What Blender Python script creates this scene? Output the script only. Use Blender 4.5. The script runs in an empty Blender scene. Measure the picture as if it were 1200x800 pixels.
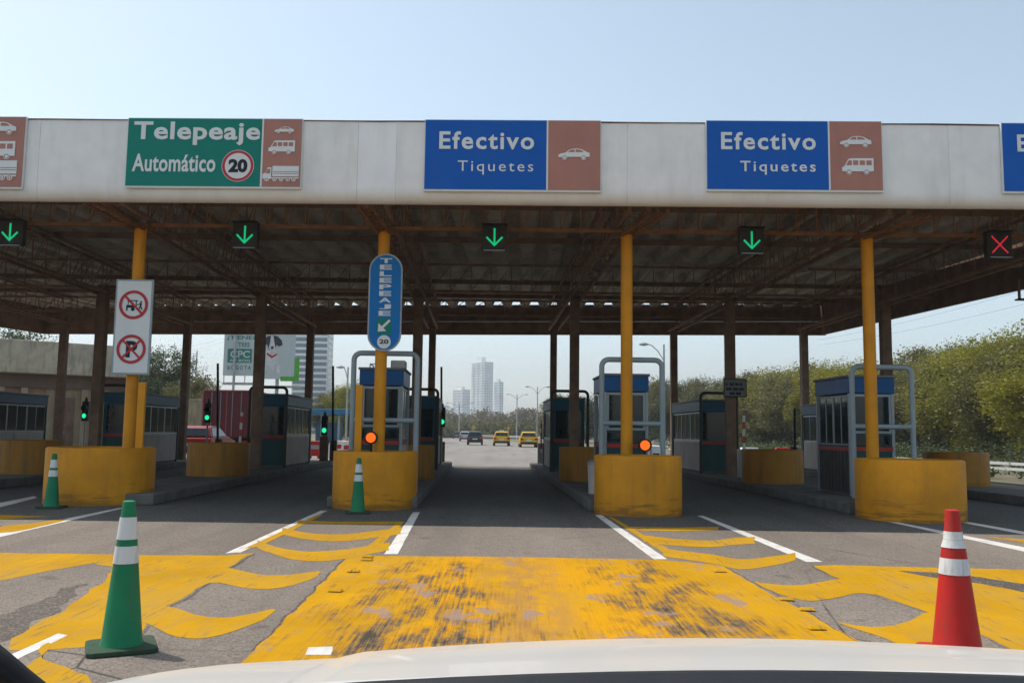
import bpy, math, random
from math import sin, cos, pi, radians, atan, atan2, sqrt
from mathutils import Vector, Matrix, noise
from mathutils.geometry import tessellate_polygon
random.seed(7)
C = bpy.context.scene.collection

# ------------------------------------------------------------------ camera
FP = 1050.0; PITCH = atan(107/1050); ROLL = 0.013; CH = 1.35
cf = Vector((0, cos(PITCH), sin(PITCH))); r0 = Vector((1, 0, 0)); u0 = Vector((0, -sin(PITCH), cos(PITCH)))
cr = cos(ROLL)*r0 + sin(ROLL)*u0; cu = -sin(ROLL)*r0 + cos(ROLL)*u0
cd = bpy.data.cameras.new('camera'); cam = bpy.data.objects.new('camera', cd); C.objects.link(cam)
mt = Matrix((cr, cu, -cf)).transposed().to_4x4(); mt.translation = Vector((0, 0, CH)); cam.matrix_world = mt
cd.sensor_fit = 'HORIZONTAL'; cd.sensor_width = 36; cd.lens = FP/1200*36; cd.clip_start = .05; cd.clip_end = 6000
bpy.context.scene.camera = cam

# ------------------------------------------------------------------ sky and sun
SUND = Vector((-.5, .28, 1)).normalized()
EL = math.asin(SUND.z); AZ = atan2(SUND.x, SUND.y)
w = bpy.data.worlds.new('World'); bpy.context.scene.world = w; w.use_nodes = True
n = w.node_tree.nodes; sk = n.new('ShaderNodeTexSky'); sk.sky_type = 'NISHITA'; sk.sun_disc = False
sk.sun_elevation = EL; sk.sun_rotation = AZ; sk.air_density = 1.0; sk.dust_density = 1.6; sk.ozone_density = 1.0; sk.altitude = 0
hs = n.new('ShaderNodeHueSaturation'); hs.inputs['Saturation'].default_value = .72; hs.inputs['Hue'].default_value = .482; w.node_tree.links.new(sk.outputs[0], hs.inputs['Color'])
w.node_tree.links.new(hs.outputs[0], n['Background'].inputs[0]); n['Background'].inputs[1].default_value = 0.15
sl = bpy.data.lights.new('sun', 'SUN'); sl.energy = 2.9; sl.angle = radians(.5); sl.color = (1, .945, .86)
so = bpy.data.objects.new('sun', sl); C.objects.link(so); so.rotation_euler = SUND.to_track_quat('Z', 'Y').to_euler()
vs = bpy.context.scene.view_settings; vs.view_transform = 'Standard'; vs.look = 'None'; vs.exposure = 0.38; vs.gamma = 1; vs.use_curve_mapping = False

# ------------------------------------------------------------------ helpers: placing
def ray(px, py): return cf + (px-600)/FP*cr + (400-py)/FP*cu
def G(px, py, z=0.0):
    d = ray(px, py); t = (z-CH)/d.z; return Vector((0, 0, CH)) + d*t
def D(px, py, Y):
    d = ray(px, py); return Vector((0, 0, CH)) + d*(Y/d.y)
def FA(px, py):          # on the front of the fascia, a plane turned a little from the picture
    d = ray(px, py); return Vector((0, 0, CH)) + d*(15.0/(d.y+.02*d.x))
RZ = .0333
def S(s, Y, z=0.0): return Vector((s - RZ*Y, Y, z))   # s = sideways offset along the lanes' own direction

# ------------------------------------------------------------------ helpers: meshes
class MB:
    def __init__(s): s.v = []; s.f = []
    def add(s, vs, fs):
        k = len(s.v); s.v += [tuple(p) for p in vs]; s.f += [tuple(i+k for i in f) for f in fs]; return s
    def box(s, x0, y0, z0, x1, y1, z1):
        return s.add([(x0,y0,z0),(x1,y0,z0),(x1,y1,z0),(x0,y1,z0),(x0,y0,z1),(x1,y0,z1),(x1,y1,z1),(x0,y1,z1)],
            [(0,3,2,1),(4,5,6,7),(0,1,5,4),(1,2,6,5),(2,3,7,6),(3,0,4,7)])
    def bar(s, a, b, w, h=None):
        a = Vector(a); b = Vector(b); d = (b-a); h = h or w
        if d.length < 1e-6: return s
        d.normalize(); up = Vector((0,0,1)) if abs(d.z) < .95 else Vector((0,1,0))
        x = d.cross(up).normalized()*w/2; y = d.cross(x).normalized()*h/2
        return s.add([a-x-y,a+x-y,a+x+y,a-x+y,b-x-y,b+x-y,b+x+y,b-x+y],[(0,3,2,1),(4,5,6,7),(0,1,5,4),(1,2,6,5),(2,3,7,6),(3,0,4,7)])
    def tube(s, pts, r, n=10, caps=True):
        pts = [Vector(p) for p in pts]; rs = r if isinstance(r, (list, tuple)) else [r]*len(pts)
        vs = []; fs = []; up = None
        for i, p in enumerate(pts):
            d = (pts[min(i+1, len(pts)-1)] - pts[max(i-1, 0)]).normalized()
            if up is None: up = Vector((0,0,1)) if abs(d.z) < .9 else Vector((0,1,0))
            x = d.cross(up).normalized(); y = x.cross(d).normalized(); up = y
            for k in range(n):
                a = 2*pi*k/n; vs.append(p + (x*cos(a)+y*sin(a))*rs[i])
        for i in range(len(pts)-1):
            for k in range(n):
                j = (k+1) % n; fs.append((i*n+k, i*n+j, (i+1)*n+j, (i+1)*n+k))
        if caps: fs.append(tuple(range(n))[::-1]); fs.append(tuple((len(pts)-1)*n+k for k in range(n)))
        return s.add(vs, fs)
    def lathe(s, prof, n=24, c=(0,0), cap=True):
        vs = []; fs = []
        for r, z in prof:
            for k in range(n):
                a = 2*pi*k/n; vs.append((c[0]+r*cos(a), c[1]+r*sin(a), z))
        for i in range(len(prof)-1):
            for k in range(n):
                j = (k+1) % n; fs.append((i*n+k, i*n+j, (i+1)*n+j, (i+1)*n+k))
        if cap: fs.append(tuple(range(n))[::-1]); fs.append(tuple((len(prof)-1)*n+k for k in range(n)))
        return s.add(vs, fs)
    def disc(s, cx, cz, r, y0, y1, n=28):                   # disc facing -y
        return s.prism([(cx+r*cos(2*pi*k/n), cz+r*sin(2*pi*k/n)) for k in range(n)], y0, y1)
    def flat(s, a, b, w, y, th=.005):                       # a stroke in x,z facing -y
        d = Vector((b[0]-a[0], b[1]-a[1])).normalized(); p = Vector((-d.y, d.x))*w/2; a = Vector(a); b = Vector(b)
        return s.prism([tuple(a-p), tuple(b-p), tuple(b+p), tuple(a+p)], y-th, y)
    def ring(s, cx, cz, r0, r1, y0, y1, n=32):
        vs = []
        for r in (r0, r1):
            for y in (y0, y1): vs += [(cx+r*cos(2*pi*k/n), y, cz+r*sin(2*pi*k/n)) for k in range(n)]
        fs = []
        for k in range(n):
            j = (k+1) % n
            fs += [(k, j, 2*n+j, 2*n+k), (n+k, 3*n+k, 3*n+j, n+j), (k, n+k, n+j, j), (2*n+k, 2*n+j, 3*n+j, 3*n+k)]
        return s.add(vs, fs)
    def prism(s, poly, y0, y1):                             # polygon in x,z, extruded y0..y1
        n = len(poly); vs = [(x, y0, z) for x, z in poly] + [(x, y1, z) for x, z in poly]
        tr = tessellate_polygon([[Vector((x, z, 0)) for x, z in poly]])
        fs = [tuple(t) for t in tr] + [tuple(i+n for i in t[::-1]) for t in tr]
        fs += [(k, (k+1) % n, (k+1) % n+n, k+n) for k in range(n)]
        return s.add(vs, fs)
    def slab(s, poly, z0, z1):                              # polygon in x,y, extruded z0..z1
        n = len(poly); vs = [(p[0], p[1], z1) for p in poly] + [(p[0], p[1], z0) for p in poly]
        tr = tessellate_polygon([[Vector((p[0], p[1], 0)) for p in poly]])
        fs = [tuple(t) for t in tr] + [tuple(i+n for i in t[::-1]) for t in tr]
        fs += [(k, (k+1) % n, (k+1) % n+n, k+n) for k in range(n)]
        return s.add(vs, fs)
    def build(s, name, mat, parent=None, smooth=False, bevel=0, fix=True):
        me = bpy.data.meshes.new(name); me.from_pydata(s.v, [], s.f); me.update()
        if fix and len(s.f) < 20000:
            import bmesh
            b = bmesh.new(); b.from_mesh(me); bmesh.ops.recalc_face_normals(b, faces=b.faces); b.to_mesh(me); b.free()
        me.materials.append(mat)
        o = bpy.data.objects.new(name, me); C.objects.link(o)
        if parent: o.parent = parent
        if smooth:
            me.shade_smooth()
            md = o.modifiers.new('edge', 'EDGE_SPLIT'); md.split_angle = radians(38)
        if bevel:
            m = o.modifiers.new('bevel', 'BEVEL'); m.width = bevel; m.segments = 2; m.limit_method = 'ANGLE'; m.angle_limit = radians(40)
        return o
def tag(o, label=None, cat=None, group=None, kind=None):
    if label: o['label'] = label
    if cat: o['category'] = cat
    if group: o['group'] = group
    if kind: o['kind'] = kind
    return o
def thing(name, label, cat, loc=(0,0,0), rz=0, group=None):
    o = bpy.data.objects.new(name, None); C.objects.link(o); o.location = loc; o.rotation_euler = (0, 0, rz); o.empty_display_size = .3
    return tag(o, label, cat, group)
def copy_tree(o, label=None, parent=None, **kw):
    c = o.copy(); C.objects.link(c); c.parent = parent
    for ch in list(o.children): copy_tree(ch, None, c)
    if label: c['label'] = label
    return c
def text(body, mat, parent, x, z, w, h, y=-.012, bold=.02, name='lettering', sp=1.0, depth=.004):
    cu_ = bpy.data.curves.new(name, 'FONT'); cu_.body = body; cu_.size = 1; cu_.offset = bold; cu_.extrude = .01; cu_.space_character = sp; cu_.resolution_u = 3
    o = bpy.data.objects.new(name, cu_); C.objects.link(o)
    dg = bpy.context.evaluated_depsgraph_get(); me = bpy.data.meshes.new_from_object(o.evaluated_get(dg))
    bpy.data.objects.remove(o); bpy.data.curves.remove(cu_)
    xs = [v.co.x for v in me.vertices]; ys = [v.co.y for v in me.vertices]
    x0, x1, y0, y1 = min(xs), max(xs), min(ys), max(ys)
    for v in me.vertices:
        a = (v.co.x-x0)/(x1-x0)*w + x; b = (v.co.y-y0)/(y1-y0)*h + z
        v.co = Vector((a, y - (depth if v.co.z > 0 else 0), b))
    me.name = name; me.materials.clear(); me.materials.append(mat)
    ob = bpy.data.objects.new(name, me); C.objects.link(ob); ob.parent = parent; return ob

# ------------------------------------------------------------------ helpers: materials
class NT:
    def __init__(s, name):
        s.m = bpy.data.materials.new(name); s.m.use_nodes = True; s.t = s.m.node_tree; s.b = s.t.nodes['Principled BSDF']
        s.pos = s.t.nodes.new('ShaderNodeNewGeometry').outputs['Position']
    def N(s, ty, **kw):
        n = s.t.nodes.new(ty)
        for k, v in kw.items(): setattr(n, k, v)
        return n
    def L(s, a, b): s.t.links.new(a, b)
    def mapping(s, sc=(1,1,1), src=None, loc=(0,0,0), rot=(0,0,0)):
        m = s.N('ShaderNodeMapping'); s.L(src or s.pos, m.inputs[0]); m.inputs['Scale'].default_value = sc; m.inputs['Location'].default_value = loc; m.inputs['Rotation'].default_value = rot; return m.outputs[0]
    def noise(s, scale, detail=4, src=None, rough=.6, dist=0):
        n = s.N('ShaderNodeTexNoise'); s.L(src or s.pos, n.inputs['Vector']); n.inputs['Scale'].default_value = scale; n.inputs['Detail'].default_value = detail; n.inputs['Roughness'].default_value = rough; n.inputs['Distortion'].default_value = dist; return n.outputs[0]
    def ramp(s, v, a, b, c0=0, c1=1):
        r = s.N('ShaderNodeMapRange'); s.L(v, r.inputs[0]); r.inputs[1].default_value = a; r.inputs[2].default_value = b; r.inputs[3].default_value = c0; r.inputs[4].default_value = c1; return r.outputs[0]
    def mix(s, f, a, b, mode='MIX'):
        m = s.N('ShaderNodeMix', data_type='RGBA', blend_type=mode)
        for k, v in ((0, f), (6, a), (7, b)):
            if isinstance(v, (int, float)): m.inputs[k].default_value = v
            elif isinstance(v, tuple): m.inputs[k].default_value = (*v, 1) if len(v) == 3 else v
            else: s.L(v, m.inputs[k])
        return m.outputs[2]
    def math(s, op, a, b=0):
        m = s.N('ShaderNodeMath', operation=op)
        for k, v in ((0, a), (1, b)):
            if isinstance(v, (int, float)): m.inputs[k].default_value = v
            else: s.L(v, m.inputs[k])
        return m.outputs[0]
    def base(s, c):
        if isinstance(c, tuple): s.b.inputs['Base Color'].default_value = (*c, 1)
        else: s.L(c, s.b.inputs['Base Color'])
    def bump(s, h, st=.3, dist=.01):
        b = s.N('ShaderNodeBump'); b.inputs['Strength'].default_value = st; b.inputs['Distance'].default_value = dist; s.L(h, b.inputs['Height']); s.L(b.outputs[0], s.b.inputs['Normal'])
def M(name, col, rough=.6, metal=0, var=.25, scale=2.5, dirt=(.09,.075,.06), damt=.25, bump=.15, streak=True, dscale=1.3):
    t = NT(name); v = t.noise(scale, 5)
    dk = tuple(c*(1-var) for c in col); lt = tuple(min(1, c*(1+var*.6)) for c in col)
    c = t.mix(t.ramp(v, .3, .7), dk, lt)
    d = t.noise(dscale, 6, t.mapping((3, 3, .5 if streak else 3)), .65)
    c = t.mix(t.ramp(d, .5, .75, 0, damt), c, dirt)
    t.base(c); t.b.inputs['Metallic'].default_value = metal; t.b.inputs['Specular IOR Level'].default_value = .5 if rough < .2 or metal else .25
    t.L(t.ramp(t.noise(scale*6, 3), .3, .7, max(.02, rough-.08), min(1, rough+.1)), t.b.inputs['Roughness'])
    if bump: t.bump(t.noise(35, 3), bump, .004)
    return t.m
def EM(name, col, st):
    t = NT(name); t.base(tuple(c*.3 for c in col)); t.b.inputs['Emission Color'].default_value = (*col, 1); t.b.inputs['Emission Strength'].default_value = st; return t.m

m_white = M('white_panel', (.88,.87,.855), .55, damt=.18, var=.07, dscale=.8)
m_white2 = M('new_white_panel', (.92,.92,.93), .5, damt=.08, var=.04)
for m_ in (m_white, m_white2):            # beige tint, broken by noise, along the lowest edge of the cladding
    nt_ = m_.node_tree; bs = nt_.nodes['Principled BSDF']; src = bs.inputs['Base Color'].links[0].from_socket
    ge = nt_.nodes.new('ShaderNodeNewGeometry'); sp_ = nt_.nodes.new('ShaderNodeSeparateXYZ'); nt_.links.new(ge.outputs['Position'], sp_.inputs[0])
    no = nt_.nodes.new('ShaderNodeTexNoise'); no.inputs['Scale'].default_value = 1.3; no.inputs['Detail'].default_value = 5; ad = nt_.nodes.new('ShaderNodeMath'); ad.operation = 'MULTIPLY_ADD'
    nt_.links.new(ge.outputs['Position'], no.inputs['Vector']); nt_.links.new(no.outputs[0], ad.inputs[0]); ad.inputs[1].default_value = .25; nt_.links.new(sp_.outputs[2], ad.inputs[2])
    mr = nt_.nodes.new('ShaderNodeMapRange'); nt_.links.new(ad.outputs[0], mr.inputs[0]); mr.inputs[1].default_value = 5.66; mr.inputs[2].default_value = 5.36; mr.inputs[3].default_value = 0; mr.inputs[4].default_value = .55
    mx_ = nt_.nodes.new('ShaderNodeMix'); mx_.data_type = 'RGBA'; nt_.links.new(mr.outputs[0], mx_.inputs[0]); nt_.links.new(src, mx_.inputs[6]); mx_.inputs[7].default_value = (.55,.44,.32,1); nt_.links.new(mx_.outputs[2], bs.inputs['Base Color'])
m_sheet = M('fibre_cement', (.52,.46,.38), .9, damt=.5, var=.3, scale=1.2, streak=False)
m_rust = M('rusty_steel', (.28,.17,.115), .75, var=.4, damt=.3)
m_rust2 = M('brown_steel', (.23,.145,.10), .7, var=.35, damt=.35)
m_chord = M('ochre_primer_steel', (.26,.12,.045), .7, var=.4, damt=.3)
m_post = M('yellow_post_paint', (.72,.29,.006), .45, var=.12, damt=.22)
m_drum = M('yellow_barrier_paint', (.70,.30,.008), .55, var=.14, damt=.3, dscale=.9, bump=.3)
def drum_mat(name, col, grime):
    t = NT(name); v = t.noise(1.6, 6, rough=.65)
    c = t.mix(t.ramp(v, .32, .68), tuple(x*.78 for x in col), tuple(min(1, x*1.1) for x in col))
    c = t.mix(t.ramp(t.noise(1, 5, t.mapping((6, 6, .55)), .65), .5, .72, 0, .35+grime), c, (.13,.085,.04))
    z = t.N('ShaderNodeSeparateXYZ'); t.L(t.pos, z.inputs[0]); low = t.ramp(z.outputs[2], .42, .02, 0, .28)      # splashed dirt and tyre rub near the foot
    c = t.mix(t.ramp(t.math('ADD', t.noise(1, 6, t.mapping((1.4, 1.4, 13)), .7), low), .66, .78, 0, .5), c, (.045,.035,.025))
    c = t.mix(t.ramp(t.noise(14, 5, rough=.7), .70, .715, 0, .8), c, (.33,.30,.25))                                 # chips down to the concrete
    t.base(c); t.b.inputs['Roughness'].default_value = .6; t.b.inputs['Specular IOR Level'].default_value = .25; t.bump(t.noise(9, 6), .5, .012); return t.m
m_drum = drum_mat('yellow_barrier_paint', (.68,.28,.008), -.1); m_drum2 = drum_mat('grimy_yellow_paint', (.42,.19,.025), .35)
m_drumtop = M('drum_fill_concrete', (.2,.17,.13), .9)
m_kerb = M('kerb_concrete', (.16,.155,.14), .9, var=.3, damt=.5, bump=.4)
m_pipe = M('grey_pipe_paint', (.33,.40,.43), .4, var=.12, damt=.2)
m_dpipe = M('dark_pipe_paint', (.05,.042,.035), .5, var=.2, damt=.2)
m_alu = M('aluminium_frame', (.31,.35,.37), .4, metal=.3, var=.1, damt=.15)
m_blue = M('blue_paint', (.008,.10,.29), .4, var=.1, damt=.15)
m_dblue = M('dark_blue_band', (.015,.09,.16), .45, var=.15, damt=.25)
m_teal = M('dark_teal_panel', (.014,.075,.08), .45, var=.2, damt=.25)
m_red = M('red_stripe', (.42,.05,.035), .5, var=.15, damt=.3)
m_sidep = M('offwhite_ribbed_panel', (.58,.53,.49), .6, var=.12, damt=.4)
m_dkbase = M('dirty_dark_panel', (.06,.06,.055), .6, damt=.4)
m_glass = M('tinted_glass', (.006,.018,.022), .08, var=.2, damt=.12, dirt=(.08,.08,.07), bump=0)
m_roofg = M('grey_roof_metal', (.2,.21,.22), .6)
m_black = M('black_plastic', (.015,.016,.018), .45, var=.2, damt=.15)
m_sigbox = M('dusty_black_housing', (.035,.032,.028), .7, damt=.3)
m_seal = M('black_rubber', (.006,.006,.007), .5, damt=0)
m_sgreen = M('green_sign_film', (.0,.21,.16), .45, var=.05, damt=.08, bump=0)
m_sblue = M('blue_sign_film', (.0,.10,.46), .45, var=.05, damt=.06, bump=0)
m_sblue2 = M('light_blue_sign_film', (.0,.17,.50), .45, var=.05, damt=.08, bump=0)
m_sbrown = M('brown_sign_film', (.44,.20,.155), .5, var=.08, damt=.1, bump=0)
m_swhite = M('white_sign_film', (.74,.77,.77), .45, var=.04, damt=.08, bump=0)
m_sred = M('red_sign_film', (.50,.035,.05), .45, var=.05, damt=.08, bump=0)
m_sblack = M('black_sign_film', (.015,.018,.025), .45, damt=.05, bump=0)
m_cgreen = M('green_cone_plastic', (.008,.21,.09), .5, var=.2, damt=.5, dscale=5)
m_cbase = M('cone_base_rubber', (.035,.07,.04), .75, var=.2, damt=.5)
m_cred = M('red_cone_plastic', (.50,.02,.016), .45, var=.2, damt=.45, dscale=5)
m_cband = M('reflective_band', (.68,.70,.70), .35, var=.06, damt=.45, dscale=9)
m_lgreen = EM('green_led', (.0,1,.38), .32)
m_lgreen2 = EM('green_lamp', (.02,1,.4), .8)
m_lred = EM('red_led', (1,.03,.06), .36)
m_amber = EM('amber_lamp', (1,.15,.008), .85)
m_conc = M('raw_concrete', (.50,.44,.33), .9, var=.3, damt=.75, scale=1.4, dirt=(.13,.12,.09), dscale=1.5)
m_concbr = M('brown_wall', (.17,.125,.095), .85, var=.25, damt=.4, scale=.6)
m_wallbg = M('beige_wall', (.40,.32,.21), .85, var=.2, damt=.6, scale=1.2)
m_maroon = M('maroon_truck_paint', (.12,.028,.033), .45, var=.12, damt=.2)
m_tyre = M('tyre_rubber', (.02,.02,.02), .85)
m_rim = M('rim_metal', (.4,.4,.41), .35, metal=.6)
m_tail = M('tail_lamp_red', (.45,.01,.01), .25, damt=.05)
m_ywood = M('weathered_galvanised', (.42,.43,.43), .5, metal=.3)

# ------------------------------------------------------------------ ground
def ground_mat():
    t = NT('dry_ground'); a = t.noise(.12, 8, rough=.65); b = t.noise(3, 6)
    c = t.mix(t.ramp(a, .42, .58), (.16,.13,.085), (.075,.09,.03)); c = t.mix(t.ramp(b, .35, .7, 0, .5), c, (.23,.19,.13)); t.base(c)
    t.b.inputs['Roughness'].default_value = .95; t.bump(b, .6, .05); return t.m
def asphalt_mat(name, col, dark=.72):
    t = NT(name)
    big = t.noise(.35, 5, t.mapping((1, .35, 1)), .6); mid = t.noise(3.2, 6, rough=.7)
    sp = t.N('ShaderNodeTexVoronoi'); t.L(t.pos, sp.inputs['Vector']); sp.inputs['Scale'].default_value = 75
    c = t.mix(t.ramp(big, .35, .65), tuple(x*dark for x in col), tuple(x*1.12 for x in col))
    c = t.mix(t.ramp(mid, .35, .7, 0, .35), c, tuple(x*.62 for x in col))
    # aggregate: light and dark stones
    s1 = t.N('ShaderNodeSeparateColor'); t.L(sp.outputs['Color'], s1.inputs[0])
    c = t.mix(t.ramp(s1.outputs[0], .62, 1, 0, .55), c, (.36,.31,.26)); c = t.mix(t.ramp(s1.outputs[1], .62, 1, 0, .6), c, (.04,.036,.034))
    # tyre-darkened and oil-spotted bands that run with the lanes
    ts = t.noise(1, 3, t.mapping((1.1, .05, 1), rot=(0,0,-RZ))); c = t.mix(t.ramp(ts, .5, .68, 0, .35), c, tuple(x*.42 for x in col))
    o = t.noise(2.1, 2, rough=.4); c = t.mix(t.ramp(o, .68, .76, 0, .5), c, (.035,.032,.03))
    # thin cracks
    vo = t.N('ShaderNodeTexVoronoi', feature='DISTANCE_TO_EDGE'); t.L(t.mix(.35, t.pos, t.N('ShaderNodeTexNoise').outputs[1]), vo.inputs['Vector']); vo.inputs['Scale'].default_value = .42
    cr_ = t.math('MULTIPLY', t.ramp(vo.outputs[0], .004, .0, 0, 1), t.ramp(t.noise(.5, 2), .5, .6)); c = t.mix(cr_, c, (.03,.027,.025))
    t.base(c); t.b.inputs['Roughness'].default_value = .9; t.b.inputs['Specular IOR Level'].default_value = .3
    t.bump(sp.outputs[0], .55, .006); return t.m
def paint_mat(name, col, wear=.5, tracks=True, fade=None, tyre=True):
    t = NT(name)
    asp = t.mix(t.ramp(t.noise(60, 2), .4, .6), (.11,.07,.035), (.22,.16,.10))
    c = t.mix(t.ramp(t.noise(1.1, 5), .35, .65), tuple(x*.86 for x in col), tuple(min(1, x*1.08) for x in col))
    c = t.mix(t.ramp(t.noise(.9, 5, t.mapping((1, .5, 1), loc=(3,5,0))), .46, .62, 0, .75), c, fade or tuple(min(1, x*.9+.05) for x in col))
    c = t.mix(t.ramp(t.noise(9, 6, t.mapping((1, .25, 1), rot=(0,0,-RZ))), .5, .72, 0, .45), c, (.33,.20,.08))
    xs = t.N('ShaderNodeSeparateXYZ'); t.L(t.pos, xs.inputs[0])
    # wheel paths of the middle lane
    sx = t.math('ADD', xs.outputs[0], t.math('MULTIPLY', xs.outputs[1], RZ))
    def track(c0, wd): return t.ramp(t.math('ABSOLUTE', t.math('SUBTRACT', sx, c0)), wd, wd*.25)
    tr = t.math('MAXIMUM', track(-.42, .95), track(1.55, .85)) if tracks else None
    if tracks:
        sat = t.math('MAXIMUM', track(-.2, .55), track(.98, .80)); c = t.mix(t.math('MULTIPLY', sat, t.ramp(t.noise(1.6, 4, t.mapping((1, .4, 1))), .35, .55)), c, (.60,.285,.001))
        stn = t.math('MULTIPLY', track(.40, .5), t.ramp(t.noise(3.5, 6, t.mapping((1.6, .6, 1))), .36, .6)); c = t.mix(t.math('MULTIPLY', stn, .8), c, (.36,.19,.06))
    st = t.noise(1, 6, t.mapping((38, 1.3, 1), rot=(0,0,-RZ)), .72, .25)          # scraped streaks along travel
    st2 = t.noise(1, 6, t.mapping((3.2, 1.5, 1), rot=(0,0,.15)), .65)
    if tracks:
        k = t.math('ADD', t.math('MULTIPLY', st, .72), t.math('MULTIPLY', st2, .83)); k = t.math('ADD', k, t.math('MULTIPLY', tr, .18))
        near = t.ramp(xs.outputs[1], 9.8, 6.3, -.03, .07); k = t.math('ADD', k, near)
        c = t.mix(t.ramp(k, .89, 1.04, 0, .75), c, (.27,.125,.02))
        c = t.mix(t.ramp(t.noise(1, 5, t.mapping((55, 1.0, 1), rot=(0,0,-RZ)), .6), .56, .72, 0, .5), c, (.26,.13,.03))
        msk = t.ramp(k, 1.01, 1.06, 0, .95)
    else:
        msk = t.ramp(t.math('ADD', st, t.math('MULTIPLY', st2, .5)), 1.0-.12*wear, 1.06-.12*wear, 0, .9)
    c = t.mix(msk, c, asp)
    if tracks:
        c = t.mix(t.ramp(k, 1.08, 1.14, 0, .85), c, (.05,.042,.03))
        pr = t.ramp(t.noise(1.0, 4, t.mapping((2.2, 1.5, 1), loc=(7.3,2.2,0))), .60, .64, 0, .85); c = t.mix(pr, c, (.30,.205,.16))
    c = t.mix(t.ramp(t.noise(45, 3), .66, .72, 0, .7), c, asp)
    t.base(c); t.b.inputs['Roughness'].default_value = .85; t.b.inputs['Specular IOR Level'].default_value = .1; t.bump(t.noise(70, 3), .35, .004); return t.m
m_ground = ground_mat(); m_asph = asphalt_mat('asphalt', (.23,.19,.155)); m_road2 = asphalt_mat('old_grey_asphalt', (.27,.25,.225), .85)
m_laneshade = asphalt_mat('shade_tinted_asphalt', (.10,.10,.09))  # asphalt colour darkened to carry the shade under the roof
m_pyel = paint_mat('worn_yellow_paint', (.53,.27,.001), tracks=True, fade=(.50,.27,.015))
m_pyel2 = paint_mat('yellow_line_paint', (.50,.26,.002), 1.25, False, fade=(.46,.26,.025))
m_pwhite = paint_mat('white_line_paint', (.66,.64,.60), .5, False)

m_scuff = asphalt_mat('tyre_scuffed_asphalt', (.12,.10,.08), .45)
def sheet(name, poly, z, mat, **kw):
    mb = MB(); n = len(poly); tr = tessellate_polygon([[Vector((p[0], p[1], 0)) for p in poly]])
    mb.add([(p[0], p[1], z) for p in poly], [tuple(t) for t in tr]); o = mb.build(name, mat)
    if o.data.polygons[0].normal.z < 0: o.data.flip_normals()
    return tag(o, kind='structure', **kw)
sheet('ground', [(-1500,-60),(1500,-60),(1500,1800),(-1500,1800)], -.02, m_ground)
road_c = [(46, .5), (70, .2), (100, -1), (150, -4), (200, -10), (250, -20)]
sheet('road', [(-30,-20),(16,-20),(15.2,20),(12.4,36),(10.2,46)] + [S(8.5+(c-.5), y)[:2] for y, c in road_c[1:]] + [S(-11+(c-.5), y)[:2] for y, c in road_c[::-1]] + [(-24,46),(-30,40)], -.008, m_road2)
sheet('plaza_pavement', [S(-26,-20)[:2], S(15,-20)[:2], S(15.2,20)[:2], S(13.3,36.4)[:2], S(-26,36.4)[:2]], 0.0, m_asph)
# darker sheet that paints the canopy's shade onto the lanes
sheet('lane_shade', [S(-26,13.6)[:2], S(14,12.9)[:2], S(14.2,20)[:2], S(12.9,35.6)[:2], S(-26,36.2)[:2]], 0.001, m_laneshade)

NMARK = [0]
def chaikin(px):
    o = []
    for i in range(len(px)):
        a = px[i]; b = px[(i+1) % len(px)]; o += [(a[0]*.75+b[0]*.25, a[1]*.75+b[1]*.25), (a[0]*.25+b[0]*.75, a[1]*.25+b[1]*.75)]
    return o
def marking(name, px, mat, z=.008, rag=.012, world=False, step=.10, smooth=0):
    for _ in range(smooth): px = chaikin(px)
    z = .0014 + NMARK[0]*.00004; NMARK[0] += 1
    P = [Vector(p) if world else G(*p) for p in px]; out = []
    for i in range(len(P)):
        a = P[i]; b = P[(i+1) % len(P)]; k = max(1, min(80, int((b-a).length/step)))
        for j in range(k):
            q = a.lerp(b, j/k); nv = noise.noise_vector(Vector((q.x*3.1, q.y*3.1, 7)))*rag + noise.noise_vector(Vector((q.x*11, q.y*11, 3)))*rag*.5
            out.append((q.x+nv.x, q.y+nv.y))
    return sheet(name, out, z, mat)
YL = m_pyel2
def mk(px, mat=YL, z=.012, rag=.02, name='road_marking', smooth=None, **kw):
    return marking(name, px, mat, z, rag, smooth=(1 if 7 <= len(px) < 16 else 0) if smooth is None else smooth)
# large worn panel in front of the open lane, and the bands of the neighbouring lanes
mk([(407,651),(600,652),(780,656),(846,662),(900,694),(965,728),(1020,757),(1100,815),(520,870),(225,820),(298,762)], m_pyel, .008, .02, smooth=0)
mk([(-160,640),(0,648),(130,649),(150,651),(120,658),(70,666),(0,680),(-160,705)], m_pyel2, .008, .03)
mk([(150,650),(262,651),(296,648),(276,660),(255,672),(215,700),(176,722),(166,745),(120,757),(60,761),(10,760),(12,745),(60,722),(95,700),(128,676),(130,664),(112,660)], m_pyel2, .008, .05)
mk([(950,661),(1060,664),(1200,667),(1420,672),(1420,790),(1225,780),(1140,738),(1085,716),(1010,690),(962,668)], m_pyel2, .008, .02)
mk([(-40,770),(-40,735),(30,712),(92,682),(103,684),(70,712),(40,728),(28,740),(0,752)], m_scuff, rag=.10, name='tyre_scuff')
mk([(1050,668),(1120,672),(1240,690),(1240,700),(1150,684),(1090,676)], m_scuff, rag=.06, name='tyre_scuff')
for L_ in ([(405,652),(385,672),(360,697),(330,727),(297,762)], [(296,649),(276,661),(255,673),(216,701),(177,723),(167,746)], [(848,663),(880,681),(920,701),(965,729),(1018,757)], [(950,663),(1010,692),(1085,718),(1140,740),(1224,782)]):
    mk(L_+[(x+2.6, y+.6) for x, y in L_[::-1]], m_scuff, rag=.035, name='broken_joint', smooth=0)
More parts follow.
